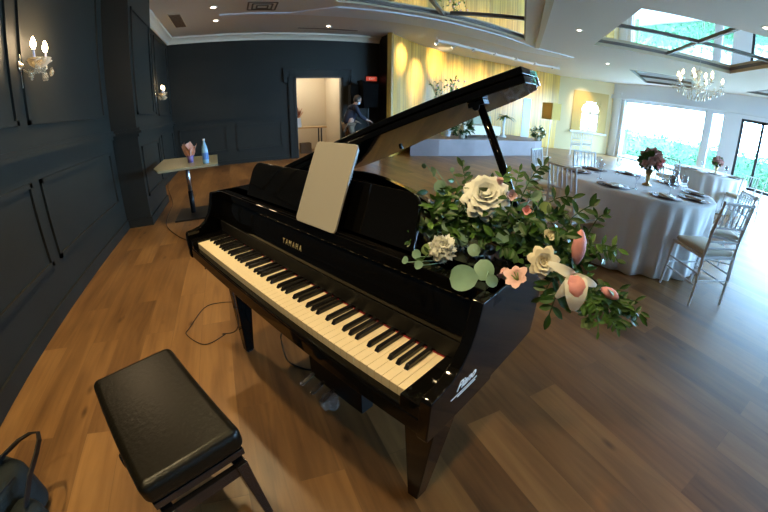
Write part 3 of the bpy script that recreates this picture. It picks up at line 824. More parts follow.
FW = {'rose': .05, 'carn': .03, 'cream': .05, 'budw': .04, 'callaU': .03, 'callaL': .05, 'budp': .03, 'pk2': .05, 'pk3': .04, 'pk1': .05, 'alst': .035, 'alst2': .02, 'budc': .02}
for k_, q_ in FLW.items():
    v_ = Vector(q_) + cam_dir * FW.get(k_, 0); FLW[k_] = [v_.x, v_.y, v_.z]
rose(FLW['rose'], .056, 'petal_white', cam_dir + Vector((0, 0, .5)), 'white_peony', ((4, .08, .55), (6, .22, .68), (7, .38, .78), (8, .55, .86), (9, .75, .92), (9, .98, .97), (9, 1.2, 1.)))
rose(FLW['cream'], .034, 'petal_cream', cam_dir, 'cream_rose')
rose(FLW['budw'], .022, 'petal_cream', cam_dir + Vector((0, 0, .3)), 'rosebud', ((3, .1, .7), (4, .3, .9), (5, .5, 1.)))
rose(FLW['budc'], .022, 'leaf_lime', cam_dir + Vector((0, 0, -.3)), 'rosebud', ((3, .1, .7), (4, .35, .9), (5, .6, 1.)))
rose(FLW['pk1'], .016, 'petal_pink', cam_dir, 'rosebud', ((3, .15, .7), (4, .5, 1.)))
rose(FLW['pk2'], .021, 'petal_blush', cam_dir + Vector((.8, 0, 0)), 'rosebud', ((3, .15, .7), (4, .5, 1.)))
rose(FLW['pk3'], .016, 'petal_blush', Vector((.2, -.2, 1)), 'rosebud', ((3, .15, .8), (4, .4, 1.)))
# ruffled carnation
mb = MB(); rnd = random.Random(2); c = loc(FLW['carn'])
for i in range(170):
    dv = Vector((rnd.gauss(0, 1), rnd.gauss(0, 1), rnd.gauss(0, 1))).normalized()
    if dv.dot(cam_dir) < -.3: dv = -dv
    mb.leaf(c + dv * .012, dv, Vector((rnd.gauss(0, 1), rnd.gauss(0, 1), rnd.gauss(0, 1))), rnd.uniform(.016, .024), .015, .6, 3, True)
mb.build('carnation', 'petal_white', bq, smooth=True)
def open_flower(p, m, L_, n_, ax, W_, op, name, cup=.4):
    mb = MB(); ax = Vector(ax).normalized(); e = ax.orthogonal().normalized(); g = ax.cross(e); c = loc(p) - ax * L_ * .35
    for i in range(n_):
        a = 2 * PI * i / n_
        petal(mb, c, ax, e * math.cos(a) + g * math.sin(a), L_ * (1 - .12 * (i % 2)), W_, cup, op, 5)
    o = mb.build(name, m, bq, smooth=True)
    mb = MB()
    for i in range(5):
        a = 2 * PI * i / 5; dv = ax + (e * math.cos(a) + g * math.sin(a)) * .25
        mb.tube([c, c + dv * L_ * .4, c + dv * L_ * .75], .0012, 5)
    mb.build('stamen', 'leaf_lime', o)
    return o
open_flower(FLW['alst'], 'petal_blush', .038, 6, cam_dir + Vector((-.5, 0, .5)), .030, .7, 'alstroemeria', .7)
open_flower(FLW['alst2'], 'petal_blush', .03, 5, Vector((.3, -.6, -.6)), .026, .6, 'alstroemeria', .7)
# the big lily: long cream petals with a pink heart
L0 = loc(FLW['callaL']) + Vector((0, 0, .012))
mb = MB()
for dv, ln, wd in (((.35, -.3, -.95), .075, .050), ((-.9, -.3, .30), .062, .022), ((.9, -.4, .10), .055, .020), ((-.35, -.4, -.8), .06, .026)):
    petal(mb, L0, cam_dir.copy(), Vector(dv), ln, wd, .35, 1.25, 6, True)
lily = mb.build('lily', 'petal_white', bq, smooth=True)
mb = MB()
petal(mb, L0 + cam_dir * .010 + Vector((0, 0, -.004)), cam_dir.copy(), Vector((.45, -.3, -.7)), .048, .036, .3, 1.15, 6)
petal(mb, L0 + cam_dir * .008, cam_dir.copy(), Vector((.1, -.2, -.9)), .036, .03, .3, 1.1, 6)
mb.build('pink_heart', 'petal_pink', lily, smooth=True)
def bud(p, L_, r, dv, m, name='lily_bud'):
    mb = MB(); mb.lathe([(r * .25, -L_ / 2), (r * .75, -L_ * .3), (r, -.05 * L_), (r * .85, L_ * .22), (r * .45, L_ * .42), (.001, L_ / 2)], loc(p), 12, axis=dv)
    return mb.build(name, m, bq, smooth=True)
bud(FLW['callaU'], .078, .017, (-.08, .05, 1), 'petal_pink')
bud(FLW['budp'], .048, .013, (1, .1, -.25), 'petal_pink')
# eucalyptus discs
for i, (a, b_, z, r) in enumerate(EUC):
    mb = MB(); rnd = random.Random(i); dv = Vector((rnd.uniform(-.6, .6), rnd.uniform(-.1, .1), rnd.uniform(-.6, .6))) + Vector((0, 0, .25))
    nd = cam_dir + Vector((rnd.uniform(-.3, .3), rnd.uniform(-.2, .2), rnd.uniform(-.1, .5)))
    r *= .88; c = loc((a, b_, z)) - dv.normalized() * r
    mb.leaf(c, dv, nd, 2 * r, 2 * r * .92, .3, 8, True)
    tgt_ = Vector((-.02, .02, .02)); mb.tube([c, c * .7 + tgt_ * .3 + Vector((0, .01, -.01))], .0012, 5)
    mb.build('eucalyptus_leaf', 'leaf_euc' if i % 5 or r > .025 else 'leaf_lime', bq, smooth=True)
# leafy sprays
for k, (a, b_, n_, s_) in enumerate(BRN):
    A = loc(a); B = loc(b_); rnd = random.Random(k + 40); mb = MB()
    st_ = [A.lerp(B, t_) + Vector((0, 0, .02 * math.sin(PI * t_))) for t_ in [i / 8 for i in range(9)]]
    mb.tube(st_, .0014, 5)
    for i in range(n_):
        t_ = (i + .6) / n_; p = A.lerp(B, t_) + Vector((0, 0, .02 * math.sin(PI * t_))); dd_ = (B - A).normalized(); sdv = dd_.cross(cam_dir).normalized() * (1 if i % 2 else -1)
        if i == n_ - 1: sdv *= .1
        dv = dd_ * .55 + sdv + Vector((rnd.uniform(-.2, .2), rnd.uniform(-.3, .1), rnd.uniform(-.15, .25)))
        mb.leaf(p, dv, cam_dir + Vector((rnd.uniform(-.4, .4), rnd.uniform(-.3, .3), rnd.uniform(-.2, .6))), s_ * rnd.uniform(.8, 1.15), s_ * .42, rnd.uniform(0, .3), 4)
        if i % 2 == 0: mb.leaf(p, dd_ * .5 - sdv, cam_dir + Vector((rnd.uniform(-.4, .4), 0, rnd.uniform(-.2, .6))), s_ * rnd.uniform(.7, 1.), s_ * .42, .15, 4)
    mb.build('leaf_spray', 'leaf_mid' if k in (8, 10, 18, 19, 1, 4) else 'leaf_dark', bq)
# the dense green heart of the bouquet
for m_, n_, sd_ in (('leaf_dark', 480, 1), ('leaf_mid', 130, 2)):
    mb = MB(); rnd = random.Random(sd_)
    for i in range(n_):
        t_ = rnd.random()
        c = Vector((-.20, .05, .03)).lerp(Vector((.19, .06, .0)), t_) + Vector((rnd.gauss(0, .03), rnd.gauss(0, .04), abs(rnd.gauss(0, .05))))
        wob = math.sin(PI * t_) * .035; c.z += wob * rnd.random()
        if c.x < .10: c.z = max(c.z, .008)
        else: c.z = max(c.z, -.06)
        dv = Vector((rnd.gauss(0, 1), rnd.gauss(0, .8) - .3, rnd.gauss(0, .7) + .2))
        if c.x < .09 and c.z < .05: dv.z = abs(dv.z) * .5
        mb.leaf(c, dv, cam_dir + Vector((rnd.gauss(0, .5), rnd.gauss(0, .4), rnd.gauss(0, .5))), rnd.uniform(.025, .045), rnd.uniform(.012, .018), .2, 3)
    for i in range(n_ // 4):
        t_ = rnd.random(); c = Vector((.19, .03, -.01)).lerp(Vector((.34, .07, -.055)), t_) + Vector((rnd.gauss(0, .02), rnd.gauss(0, .025), rnd.gauss(0, .018)))
        mb.leaf(c, (1, rnd.gauss(0, .6), rnd.gauss(-.2, .6)), cam_dir + Vector((rnd.gauss(0, .5), rnd.gauss(0, .4), rnd.gauss(0, .5))), rnd.uniform(.02, .036), rnd.uniform(.009, .014), .2, 3)
    o = mb.build('foliage', m_, bq); o['kind'] = 'stuff'

# ================================================================ bench
t = thing('piano_bench', (-.385, .8805, 0), 'black leather adjustable piano bench in front of the keyboard', 'bench', R(-62.6))
mb = MB(); mb.bb((-.277, -.162, .40), (.274, .162, .485)); o = mb.build('seat_cushion', 'bench_leather', t)
for e in o.data.polygons: e.use_smooth = True
m_ = o.modifiers.new('b', 'BEVEL'); m_.width = .028; m_.segments = 5; o.modifiers.new('w', 'WEIGHTED_NORMAL')
mb = MB(); mb.bb((-.268, -.15, .375), (.268, .15, .402), bev=.003); mb.build('seat_board', 'black_wood', t)
for y in (-.135, .135):
    mb = MB(); mb.box((0, y, .318), (.54, .02, .045), bev=.002); mb.build('apron', 'black_wood', t)
for x in (-.26, .26):
    mb = MB(); mb.box((x, 0, .318), (.02, .27, .045), bev=.002); mb.build('apron', 'black_wood', t)
for sx_, sy_ in ((-1, -1), (-1, 1), (1, -1), (1, 1)):
    mb = MB(); x, y = .25 * sx_, .125 * sy_; X_, Y_ = .262 * sx_, .148 * sy_
    A = [mb.b.verts.new((X_ + a * .014, Y_ + b * .014, 0)) for a, b in ((-1, -1), (1, -1), (1, 1), (-1, 1))]
    B = [mb.b.verts.new((x + a * .026, y + b * .02, .345)) for a, b in ((-1, -1), (1, -1), (1, 1), (-1, 1))]
    for k in range(4): mb.b.faces.new((A[k], A[(k + 1) % 4], B[(k + 1) % 4], B[k]))
    mb.b.faces.new(B); mb.b.faces.new(A[::-1]); mb.build('leg', 'black_wood', t, bevel=.003)
for y in (-.09, .09):
    mb = MB(); mb.box((0, y, .352), (.34, .012, .014), Matrix.Rotation(R(7), 3, 'Y')); mb.box((0, y + .014, .352), (.34, .012, .014), Matrix.Rotation(R(-7), 3, 'Y')); mb.build('scissor_arm', 'steel', t)
for y in (-1, 1):
    mb = MB(); mb.lathe([(.0, 0), (.026, 0), (.03, .008), (.03, .03), (.024, .038), (0, .038)], (.0, y * .143, .335), 16, axis=(0, y, 0)); mb.build('height_knob', 'black_wood', t, smooth=True)

# ================================================================ bag, bottom left
t = thing('backpack', (-1.12, .80, 0), 'dark green-black fabric backpack with a looped carry strap on the floor', 'bag', R(-20))
def blob(name, m, c, d_, parent, bev=.05):
    mb = MB(); mb.box(c, d_); o = mb.build(name, m, parent); 
    for p in o.data.polygons: p.use_smooth = True
    q_ = o.modifiers.new('b', 'BEVEL'); q_.width = bev; q_.segments = 5
    return o
blob('body', 'bag_fabric', (-.05, .0, .13), (.2, .34, .26), t, .06)
blob('front_pocket', 'bag_fabric', (.115, -.07, .10), (.12, .26, .195), t, .045)
mb = MB(); mb.ribbon([(.058, -.15, .25), (.062, -.02, .262), (.06, .08, .25)], .008, .004, (0, 0, 1)); mb.build('zip', 'strap_fabric', t)
def w2l(x, y, z):
    d_ = Vector((x + 1.12, y - .80)); c, s = math.cos(R(20)), math.sin(R(20)); return Vector((d_.x * c - d_.y * s, d_.x * s + d_.y * c, z))
mb = MB(); mb.ribbon([w2l(*q_) for q_ in ((-1.16, .86, .24), (-1.10, .93, .285), (-1.04, .99, .30), (-1.0, 1.02, .30), (-.965, 1.02, .30), (-.945, .98, .298), (-.94, .92, .29), (-.955, .84, .265), (-.985, .76, .20))], .036, .006, (.5, -.7, .9)); mb.build('strap', 'strap_fabric', t)

# ================================================================ cables
def cable(pts, r, label, name='cable'):
    mb = MB(); P_ = [Vector(p) for p in pts]; out = []
    for i in range(len(P_) - 1):
        p0 = P_[max(i - 1, 0)]; p1 = P_[i]; p2 = P_[i + 1]; p3 = P_[min(i + 2, len(P_) - 1)]
        for k in range(6):
            s_ = k / 6; out.append(.5 * ((2 * p1) + (p2 - p0) * s_ + (2 * p0 - 5 * p1 + 4 * p2 - p3) * s_ ** 2 + (-p0 + 3 * p1 - 3 * p2 + p3) * s_ ** 3))
    out.append(P_[-1]); mb.tube(out, r, 6)
    return one(mb, name, 'cable', label, 'cable', loc=tuple(P_[-1]), smooth=True)
a = pw(-1.12, .08, .645)
cable([a, (a.x, a.y, .3), (-.24, 1.9, .03), (-.232, 1.927, .004), (-.358, 1.858, .004), (-.481, 2.0, .004), (-.466, 2.08, .004), (-.373, 2.313, .004), (-.248, 2.344, .004), (-.1, 2.3, .004)], .0028, 'thin black cable looping on the floor at the left end of the piano')
a = pw(-.86, .2, .64)
cable([a, (a.x, a.y, .4), (.102, 1.713, .05), (.106, 1.567, .006), (.161, 1.477, .006), (.23, 1.43, .006), (.3, 1.4, .05), pw(-.78, .3, .12)], .005, 'black cord hanging under the keyboard to the pedal box')
cable([(-1.53, 8.4, .005), (-1.45, 7.4, .005), (-1.12, 5.9, .005), (-1.08, 5.44, .005), (-1.02, 4.66, .005), (-.8, 4.10, .005), (-.5, 3.6, .005), (-.4, 3.0, .005)], .005, 'black cable running along the floor from the left wall past the side table')

# ================================================================ side table by the wall
t = thing('side_table', (-.68, 4.98, 0), 'tall-stemmed side table with a grey-beige rectangular top near the left wall', 'table')
mb = MB(); mb.prism([(-1.06, 4.66), (-.94, 4.32), (-.23, 4.36), (-.28, 5.41), (-1.10, 5.62)], .70, .728, lambda p, z: Vector((p[0] + .68, p[1] - 4.98, z))); mb.build('table_top', 'table_laminate', t, bevel=.003)
mb = MB(); mb.cyl((0, 0, .32), (0, 0, .70), .028, seg=14); mb.build('pole', 'steel', t, smooth=True)
mb = MB(); mb.cyl((0, 0, .03), (0, 0, .33), .034, seg=14); mb.build('pole_sleeve', 'steel_dark', t, smooth=True)
mb = MB(); mb.bb((-.22, -.32, 0), (.25, .32, .022), bev=.006); mb.build('base_plate', 'steel_dark', t)
t = thing('water_bottle', (-.38, 4.52, .728), 'clear blue plastic water bottle standing on the side table', 'bottle')
mb = MB(); mb.lathe([(.0, 0), (.036, 0), (.04, .02), (.037, .06), (.04, .10), (.039, .15), (.03, .20), (.014, .25), (.013, .275), (0, .275)], seg=16); mb.build('body', 'water_bottle', t, smooth=True)
mb = MB(); mb.lathe([(.0405, .05), (.041, .05), (.041, .13), (.0405, .13)], seg=16); mb.build('paper_label', 'bottle_label', t)
mb = MB(); mb.lathe([(0, .275), (.016, .275), (.016, .295), (0, .295)], seg=12); mb.build('cap', 'white_metal', t)
t = thing('tissue_cup', (-.60, 4.82, .728), 'small violet cup with a crumpled pink tissue on the side table', 'cup')
mb = MB(); mb.lathe([(0, 0), (.035, 0), (.045, .09), (.042, .09), (.033, .005), (0, .005)], seg=16); mb.build('cup', 'violet_cup', t, smooth=True)
mb = MB(); rnd = random.Random(4)
for k in range(16):
    a = k * .7; mb.leaf((.02 * math.cos(a), .02 * math.sin(a), .05), (math.cos(a) * .2, math.sin(a) * .2, 1), (math.cos(a), math.sin(a), rnd.uniform(-.2, .2)), rnd.uniform(.15, .23), .10, rnd.uniform(-.3, .1), 4)
mb.build('tissue', 'pink_tissue', t)

# ================================================================ wall sconces
def sconce(loc_, label, sc_=1.):
    t = thing('wall_sconce', loc_, label, 'lamp', 0, 'crystal sconces on the left wall')
    mb = MB(); mb.lathe([(0, 0), (.035, .002), (.045, .006), (.03, .014), (.012, .02), (0, .02)], (0, 0, 0), 16, axis=(1, 0, 0)); mb.box((.006, 0, -.04), (.012, .04, .24), bev=.004); mb.build('back_plate', 'chrome', t)
    mb = MB(); mb.tube([(.01, 0, -.02), (.06, 0, -.06), (.12, 0, -.05), (.16, 0, -.01)], .006); mb.lathe([(0, -.02), (.01, -.02), (.05, .005), (.055, .012), (.01, .006), (0, .006)], (.16, 0, 0), 16); mb.build('arm', 'crystal', t, smooth=True)
    for s_ in (-1, 1):
        b = Vector((.16, s_ * .09, 0))
        mb = MB(); mb.tube([(.15, 0, -.02), (.17, s_ * .03, -.05), (.17, s_ * .07, -.04), tuple(b)], .005); mb.lathe([(0, 0), (.012, 0), (.045, .014), (.047, .02), (.012, .01), (0, .01)], b, 14); mb.build('arm', 'crystal', t, smooth=True)
        mb = MB(); mb.cyl(b + Vector((0, 0, .01)), b + Vector((0, 0, .085)), .0085, seg=10); mb.build('candle_sleeve', 'candle_sleeve', t)
        mb = MB(); mb.lathe([(0, .08), (.012, .085), (.021, .11), (.019, .135), (.007, .165), (0, .17)], b, 12); mb.build('bulb', 'bulb_warm', t, smooth=True)
    mb = MB(); mb.lathe([(.0, -.03), (.03, -.028), (.07, .0), (.085, .03), (.09, .035), (.08, .032), (.06, .005), (0, -.02)], (.15, 0, -.01), 18); mb.build('glass_bowl', 'crystal', t, smooth=True)
    for k in range(26):
        a = 2 * PI * k / 26 * 3; r_ = (.05, .125, .09)[k % 3]
        q_ = Vector((.15 + math.cos(a) * r_ * .6, math.sin(a) * r_, -.005 - .03 * (k % 3)))
        mb = MB(); mb.lathe([(0, .0), (.003, -.004), (.004, -.014), (.013, -.030), (.009, -.050), (0, -.058)], q_, 6); mb.build('crystal_drop', 'crystal', t)
    return t
sconce((-1.548, 2.80, 1.83), 'two-bulb crystal wall sconce on the left wall nearest the camera')
sconce((-1.548, 7.80, 1.83), 'small crystal wall sconce beyond the column on the left wall')

# ================================================================ person, speaker and things by the doorway
def skin_mesh(name, joints, edges, m, parent, sub=2, root=0):
    me = bpy.data.meshes.new(name); me.from_pydata([j[:3] for j in joints], edges, [])
    o = bpy.data.objects.new(name, me); C.objects.link(o); o.parent = parent; me.materials.append(MATS[m])
    md = o.modifiers.new('skin', 'SKIN'); md.use_smooth_shade = True
    if not me.skin_vertices: me.skin_vertices.new(name='')
    for v_, j in zip(me.skin_vertices[0].data, joints):
        r = j[3]; v_.radius = r if isinstance(r, tuple) else (r, r)
        v_.use_root = False
    me.skin_vertices[0].data[root].use_root = True
    md2 = o.modifiers.new('sub', 'SUBSURF'); md2.levels = sub; md2.render_levels = sub
    return o
t = thing('person', (2.92, 9.0, 0), 'person in a dark jacket and face mask bending over beside the doorway', 'person')
J = [(-.06, 0, .94, (.10, .12)), (.0, 0, 1.10, (.115, .14)), (.07, 0, 1.24, (.12, .165)), (.115, 0, 1.34, (.085, .12)), (.135, 0, 1.40, .05), (.15, 0, 1.44, .05),      # 0-5 trunk, neck
     (-.03, -.10, .82, .07), (.03, -.11, .48, .055), (-.01, -.12, .09, .038), (.10, -.125, .035, .035),      # 6-9 leg
     (-.05, .10, .82, .07), (-.02, .11, .47, .055), (-.10, .12, .09, .038), (.01, .125, .035, .035),         # 10-13
     (.10, -.18, 1.31, .05), (.20, -.22, 1.10, .042), (.40, -.20, .99, .030), (.47, -.19, .965, (.018, .032)),   # 14-17 right arm
     (.10, .18, 1.31, .05), (.08, .22, 1.06, .042), (.22, .18, .95, .030), (.28, .165, .93, (.018, .032))]       # 18-21 left arm
E_ = [(0, 1), (1, 2), (2, 3), (3, 4), (4, 5), (0, 6), (6, 7), (7, 8), (8, 9), (0, 10), (10, 11), (11, 12), (12, 13), (3, 14), (14, 15), (15, 16), (16, 17), (3, 18), (18, 19), (19, 20), (20, 21)]
def fingers(w, base, d_, side_, J, E_):
    d_ = Vector(d_).normalized(); sd_ = Vector(side_).normalized(); dn_ = Vector((0, 0, -1))
    for k, (o_, l_) in enumerate(((-.024, .062), (-.008, .072), (.008, .068), (.024, .055))):
        p0 = Vector(base) + sd_ * o_ + d_ * .02; p1 = p0 + d_ * l_ * .5 + dn_ * .008; p2 = p1 + d_ * l_ * .4 + dn_ * .022
        i = len(J); J += [(*p0, .009), (*p1, .0085), (*p2, .007)]; E_ += [(w, i), (i, i + 1), (i + 1, i + 2)]
    p0 = Vector(base) - sd_ * .032 - d_ * .012; p1 = p0 - sd_ * .018 + d_ * .028 + dn_ * .01; i = len(J)
    J += [(*p0, .011), (*p1, .008)]; E_ += [(w, i), (i, i + 1)]
fingers(17, (.47, -.19, .965), (1, .1, -.3), (0, 1, 0), J, E_)
fingers(21, (.28, .165, .93), (1, -.2, -.3), (0, -1, 0), J, E_)
body = skin_mesh('body', J, E_, 'skin', t, 2)
mb = MB(); hc = Vector((.205, 0, 1.515)); hr = Matrix.Rotation(R(28), 3, 'Y')
mb.ball(hc, .098, 20, (.98, .80, 1.18), hr)
for v in mb.b.verts:     # jaw and brow
    q_ = hr.inverted() @ (v.co - hc)
    if q_.z < -.02 and q_.x > 0: q_.x *= .92; q_.y *= .86
    if q_.z < -.02 and q_.x < 0: q_.x *= .85
    v.co = hc + hr @ q_
mb.cyl((.155, 0, 1.44), (.185, 0, 1.49), .048, .05, 12)
mb.build('head', 'skin', t, smooth=True)
def H_(x, y, z): return hc + hr @ Vector((x, y, z))
mb = MB(); mb.ball(H_(-.012, 0, .018), .106, 18, (.98, .84, 1.1), hr)
bmesh.ops.delete(mb.b, geom=[v for v in mb.b.verts if (lambda q_: q_.x > .045 and q_.z < .075)(hr.inverted() @ (v.co - hc))], context='VERTS'); mb.build('hair', 'hair', t, smooth=True)
for s_ in (-1, 1):
    mb = MB(); mb.ball(H_(.088, s_ * .03, .008), .0095, 8); mb.build('eye', 'ebony', t, smooth=True)
    mb = MB(); mb.ball(H_(0, s_ * .080, -.005), .028, 8, (.6, .3, 1.1), hr); mb.build('ear', 'skin', t, smooth=True)
mb = MB(); mb.ball(H_(.100, 0, -.012), .014, 8, (1, .8, 1.4), hr); mb.build('nose', 'skin', t, smooth=True)
mb = MB(); mb.ball(H_(.058, 0, -.055), .056, 14, (.9, 1.08, .95), hr); mb.build('face_mask', 'face_mask', t, smooth=True)
JJ = [(J[0][0] - .02, 0, .84, (.150, .185)), (J[1][0], 0, 1.10, (.13, .16)), (J[2][0], 0, 1.24, (.135, .182)), (J[3][0], 0, 1.34, (.10, .135)), (.13, 0, 1.385, .062)] + [(*j[:3], j[3] + .014) for j in (J[14], J[15])] + [(.375, -.202, 1.0, .044)] + [(*j[:3], j[3] + .014) for j in (J[18], J[19])] + [(.20, .186, .958, .044)]
skin_mesh('jacket', JJ, [(0, 1), (1, 2), (2, 3), (3, 4), (3, 5), (5, 6), (6, 7), (3, 8), (8, 9), (9, 10)], 'navy_cloth', t, 2)
JT = [(-.06, 0, .92, (.137, .158)), (-.03, -.10, .83, .1), (.03, -.11, .48, .075), (-.01, -.12, .08, .062), (-.05, .10, .83, .1), (-.02, .11, .47, .075), (-.10, .12, .08, .062)]
skin_mesh('trousers', JT, [(0, 1), (1, 2), (2, 3), (0, 4), (4, 5), (5, 6)], 'tan_cloth', t, 2)
for x, y in ((.05, -.125), (-.04, .125)):
    mb = MB(); mb.box((x, y, .045), (.27, .095, .09), bev=.03); mb.build('shoe', 'black_cloth', t, smooth=True)

t = thing('speaker', (3.5, 9.22, 0), 'loudspeaker draped in black cloth on a tripod stand under the exit sign', 'speaker')
mb = MB(); rnd = random.Random(8)
A = [(-.24, -.2), (.24, -.2), (.24, .17), (-.24, .17)]
mb.prism([(-.20, 1.30), (.19, 1.33), (.235, 1.98), (.10, 1.95), (-.12, 2.00), (-.27, 2.05), (-.235, 1.95)], -.2, .16, lambda p, y: Vector((p[0], y, p[1]))); mb.build('cloth_cover', 'black_cloth', t, bevel=.02)
mb = MB(); mb.cyl((0, 0, .3), (0, 0, 1.34), .018, seg=10); mb.build('pole', 'steel_dark', t)
for k in range(3):
    a = R(90 + 120 * k); mb = MB(); mb.cyl((0, 0, .62), (.38 * math.cos(a), .38 * math.sin(a), .01), .011, seg=8); mb.build('leg', 'steel_dark', t)
t = thing('monitor_speaker', (3.08, 9.3, 0), 'narrow black loudspeaker on its own stand between the person and the draped speaker', 'speaker')
mb = MB(); mb.bb((-.08, -.12, 1.42), (.14, .12, 1.92), bev=.01); mb.build('cabinet', 'black_cloth', t)
mb = MB(); mb.cyl((.03, 0, .02), (.03, 0, 1.42), .015, seg=10); mb.build('pole', 'steel_dark', t)
mb = MB(); mb.lathe([(0, 0), (.16, 0), (.16, .015), (.03, .03), (0, .03)], (.03, 0, 0), 20); mb.build('base_plate', 'steel_dark', t)
t = thing('equipment_case', (3.40, 8.72, 0), 'white flight case standing in front of the draped speaker', 'case')
mb = MB(); mb.bb((-.2, -.15, .0), (.17, .15, .70), bev=.01); mb.build('box', 'box_white', t)
mb = MB(); mb.bb((-.205, -.155, .60), (.175, .155, .615)); mb.build('lid_seam', 'steel', t)
mb = MB(); mb.bb((3.6, 9.60, 2.07), (3.9, 9.648, 2.19)); sg = tag(mb.build('exit_sign', 'sign_red'), 'small lit red exit sign on the dark wall above the draped speaker', 'sign')
text('EXIT', .085, 'sign_white', sg, Matrix.Translation((3.75, 9.597, 2.10)) @ Matrix.Rotation(R(90), 4, 'X'))
# hall beyond the doorway
t = thing('console_table', (2.15, 10.7, 0), 'wooden console table seen through the doorway', 'table')
mb = MB(); mb.bb((-.6, -.22, .74), (.52, .22, .785)); mb.build('table_top', 'table_wood', t)
for x in (-.55, .36):
    for y in (-.18, .18):
        mb = MB(); mb.bb((x - .02, y - .02, 0), (x + .02, y + .02, .74)); mb.build('leg', 'steel_dark', t)
t = thing('vase', (1.85, 10.62, .785), 'white square vase of reddish dried grasses on the console table', 'vase')
mb = MB(); mb.prism([(-.09, -.09), (.09, -.09), (.09, .09), (-.09, .09)], 0, 1, lambda p, z: Vector((p[0] * (1 - .25 * z), p[1] * (1 - .25 * z), z * .27))); mb.build('pot', 'plate_white', t, bevel=.01)
mb = MB(); rnd = random.Random(6)
for k in range(60):
    mb.leaf((0, 0, .25), (rnd.gauss(0, .28), rnd.gauss(0, .28), 1), (rnd.gauss(0, 1), rnd.gauss(0, 1), 0), rnd.uniform(.2, .36), .03, .2, 3)
mb.build('dried_grass', 'pampas', t)
t = thing('storage_box', (2.1, 10.75, 0), 'dark box on the floor under the console table', 'box')
mb = MB(); mb.bb((-.2, -.15, 0), (.12, .15, .3), bev=.01); mb.build('box', 'tan_cloth', t)

# ================================================================ stage dressing
def flowers_ball(name, loc_, r, label, h=None, seed=1, pot='glass_plant', col=('petal_cream', 'petal_white'), leafm='leaf_dark', nf=16, cat='flowers', base=.12):
    t = thing(name, loc_, label, cat)
    rnd = random.Random(seed); h = h or r * 2
    mb = MB(); mb.lathe([(0, 0), (base * .7, 0), (base, h * .25), (base * .8, h * .3), (0, h * .3)], seg=14); mb.build('pot', pot, t, smooth=True)
    mb = MB(); c = Vector((0, 0, h * .55))
    for i in range(170):
        dv = Vector((rnd.gauss(0, 1), rnd.gauss(0, 1), rnd.gauss(0, 1))).normalized()
        p = c + Vector((dv.x * r, dv.y * r, dv.z * h * .42)) * rnd.uniform(.4, .8)
        if p.z < .03: p.z = .03
        mb.leaf(p, dv + Vector((0, 0, .3)), Vector((rnd.gauss(0, 1), rnd.gauss(0, 1), 1)), r * rnd.uniform(.35, .55), r * .16, .3, 3)
    o = mb.build('foliage', leafm, t); o['kind'] = 'stuff'
    for i in range(nf):
        dv = Vector((rnd.gauss(0, 1) , rnd.gauss(0, 1) - .5, rnd.gauss(0, 1) + .2)).normalized(); q_ = c + Vector((dv.x * r, dv.y * r, dv.z * h * .42)) * .95
        mb = MB(); rr_ = r * rnd.uniform(.13, .2)
        for k in range(7):
            a = 2 * PI * k / 7; e = dv.orthogonal().normalized(); g = dv.cross(e)
            mb.leaf(q_, (e * math.cos(a) + g * math.sin(a)) + dv * .7, dv, rr_ * 1.1, rr_, .1, 3, True)
        mb.build('blossom', col[i % len(col)], t)
    return t
flowers_ball('flower_pot', (9.75, 9.0, .48), .27, 'round arrangement of cream flowers at the right end of the stage', .52, 3)
flowers_ball('flower_pot', (6.42, 8.98, .48), .36, 'spreading arrangement of white flowers in the middle of the stage front', .56, 4)
t = thing('tall_bouquet', (8.9, 9.9, .48), 'tall slim white vase with green fronds beside the sofa on the stage', 'flowers')
mb = MB(); mb.lathe([(0, 0), (.14, 0), (.05, .1), (.04, .4), (.06, .7), (.07, .72), (0, .72)], seg=16); mb.build('vase', 'plate_white', t, smooth=True)
mb = MB(); rnd = random.Random(9)
for k in range(30):
    a = rnd.uniform(0, 6.3); mb.leaf((0, 0, .7), (math.cos(a) * .8, math.sin(a) * .8, rnd.uniform(.2, 1)), (0, 0, 1), rnd.uniform(.25, .45), .07, .7, 4)
mb.build('fronds', 'leaf_mid', t)
t = thing('sofa', (7.55, 9.75, .48), 'cream rounded sofa with sage cushions on the stage', 'sofa')
mb = MB(); mb.bb((-.8, -.4, .08), (.75, .4, .40), bev=.05); mb.build('seat', 'sofa_white', t)
mb = MB(); mb.prism([(-.8, .35)] + [(-.8 + 1.55 * i / 10, .62 + .24 * math.sin(PI * i / 10)) for i in range(11)] + [(.75, .35)], .22, .4, lambda p, y: Vector((p[0], y, p[1]))); mb.build('backrest', 'sofa_white', t, bevel=.03)
for x in (-.45, .05, .5):
    mb = MB(); mb.box((x, .10, .56), (.36, .12, .30), Matrix.Rotation(R(-14), 3, 'X'), bev=.03); mb.build('cushion', 'cushion_sage', t)
for x in (-.7, .65):
    for y in (-.33, .33):
        mb = MB(); mb.cyl((x, y, 0), (x, y, .1), .025, seg=8); mb.build('leg', 'black_wood', t)
t = thing('blossom_tree', (6.35, 9.75, .48), 'tall bare-branched blossom tree behind the stage flowers against the gold wall', 'plant')
rnd = random.Random(12)
mb = MB(); mb.lathe([(0, 0), (.14, 0), (.18, .25), (.15, .25), (0, .22)], seg=14); mb.build('pot', 'plate_white', t)
mb = MB(); lf = MB(); bl = []
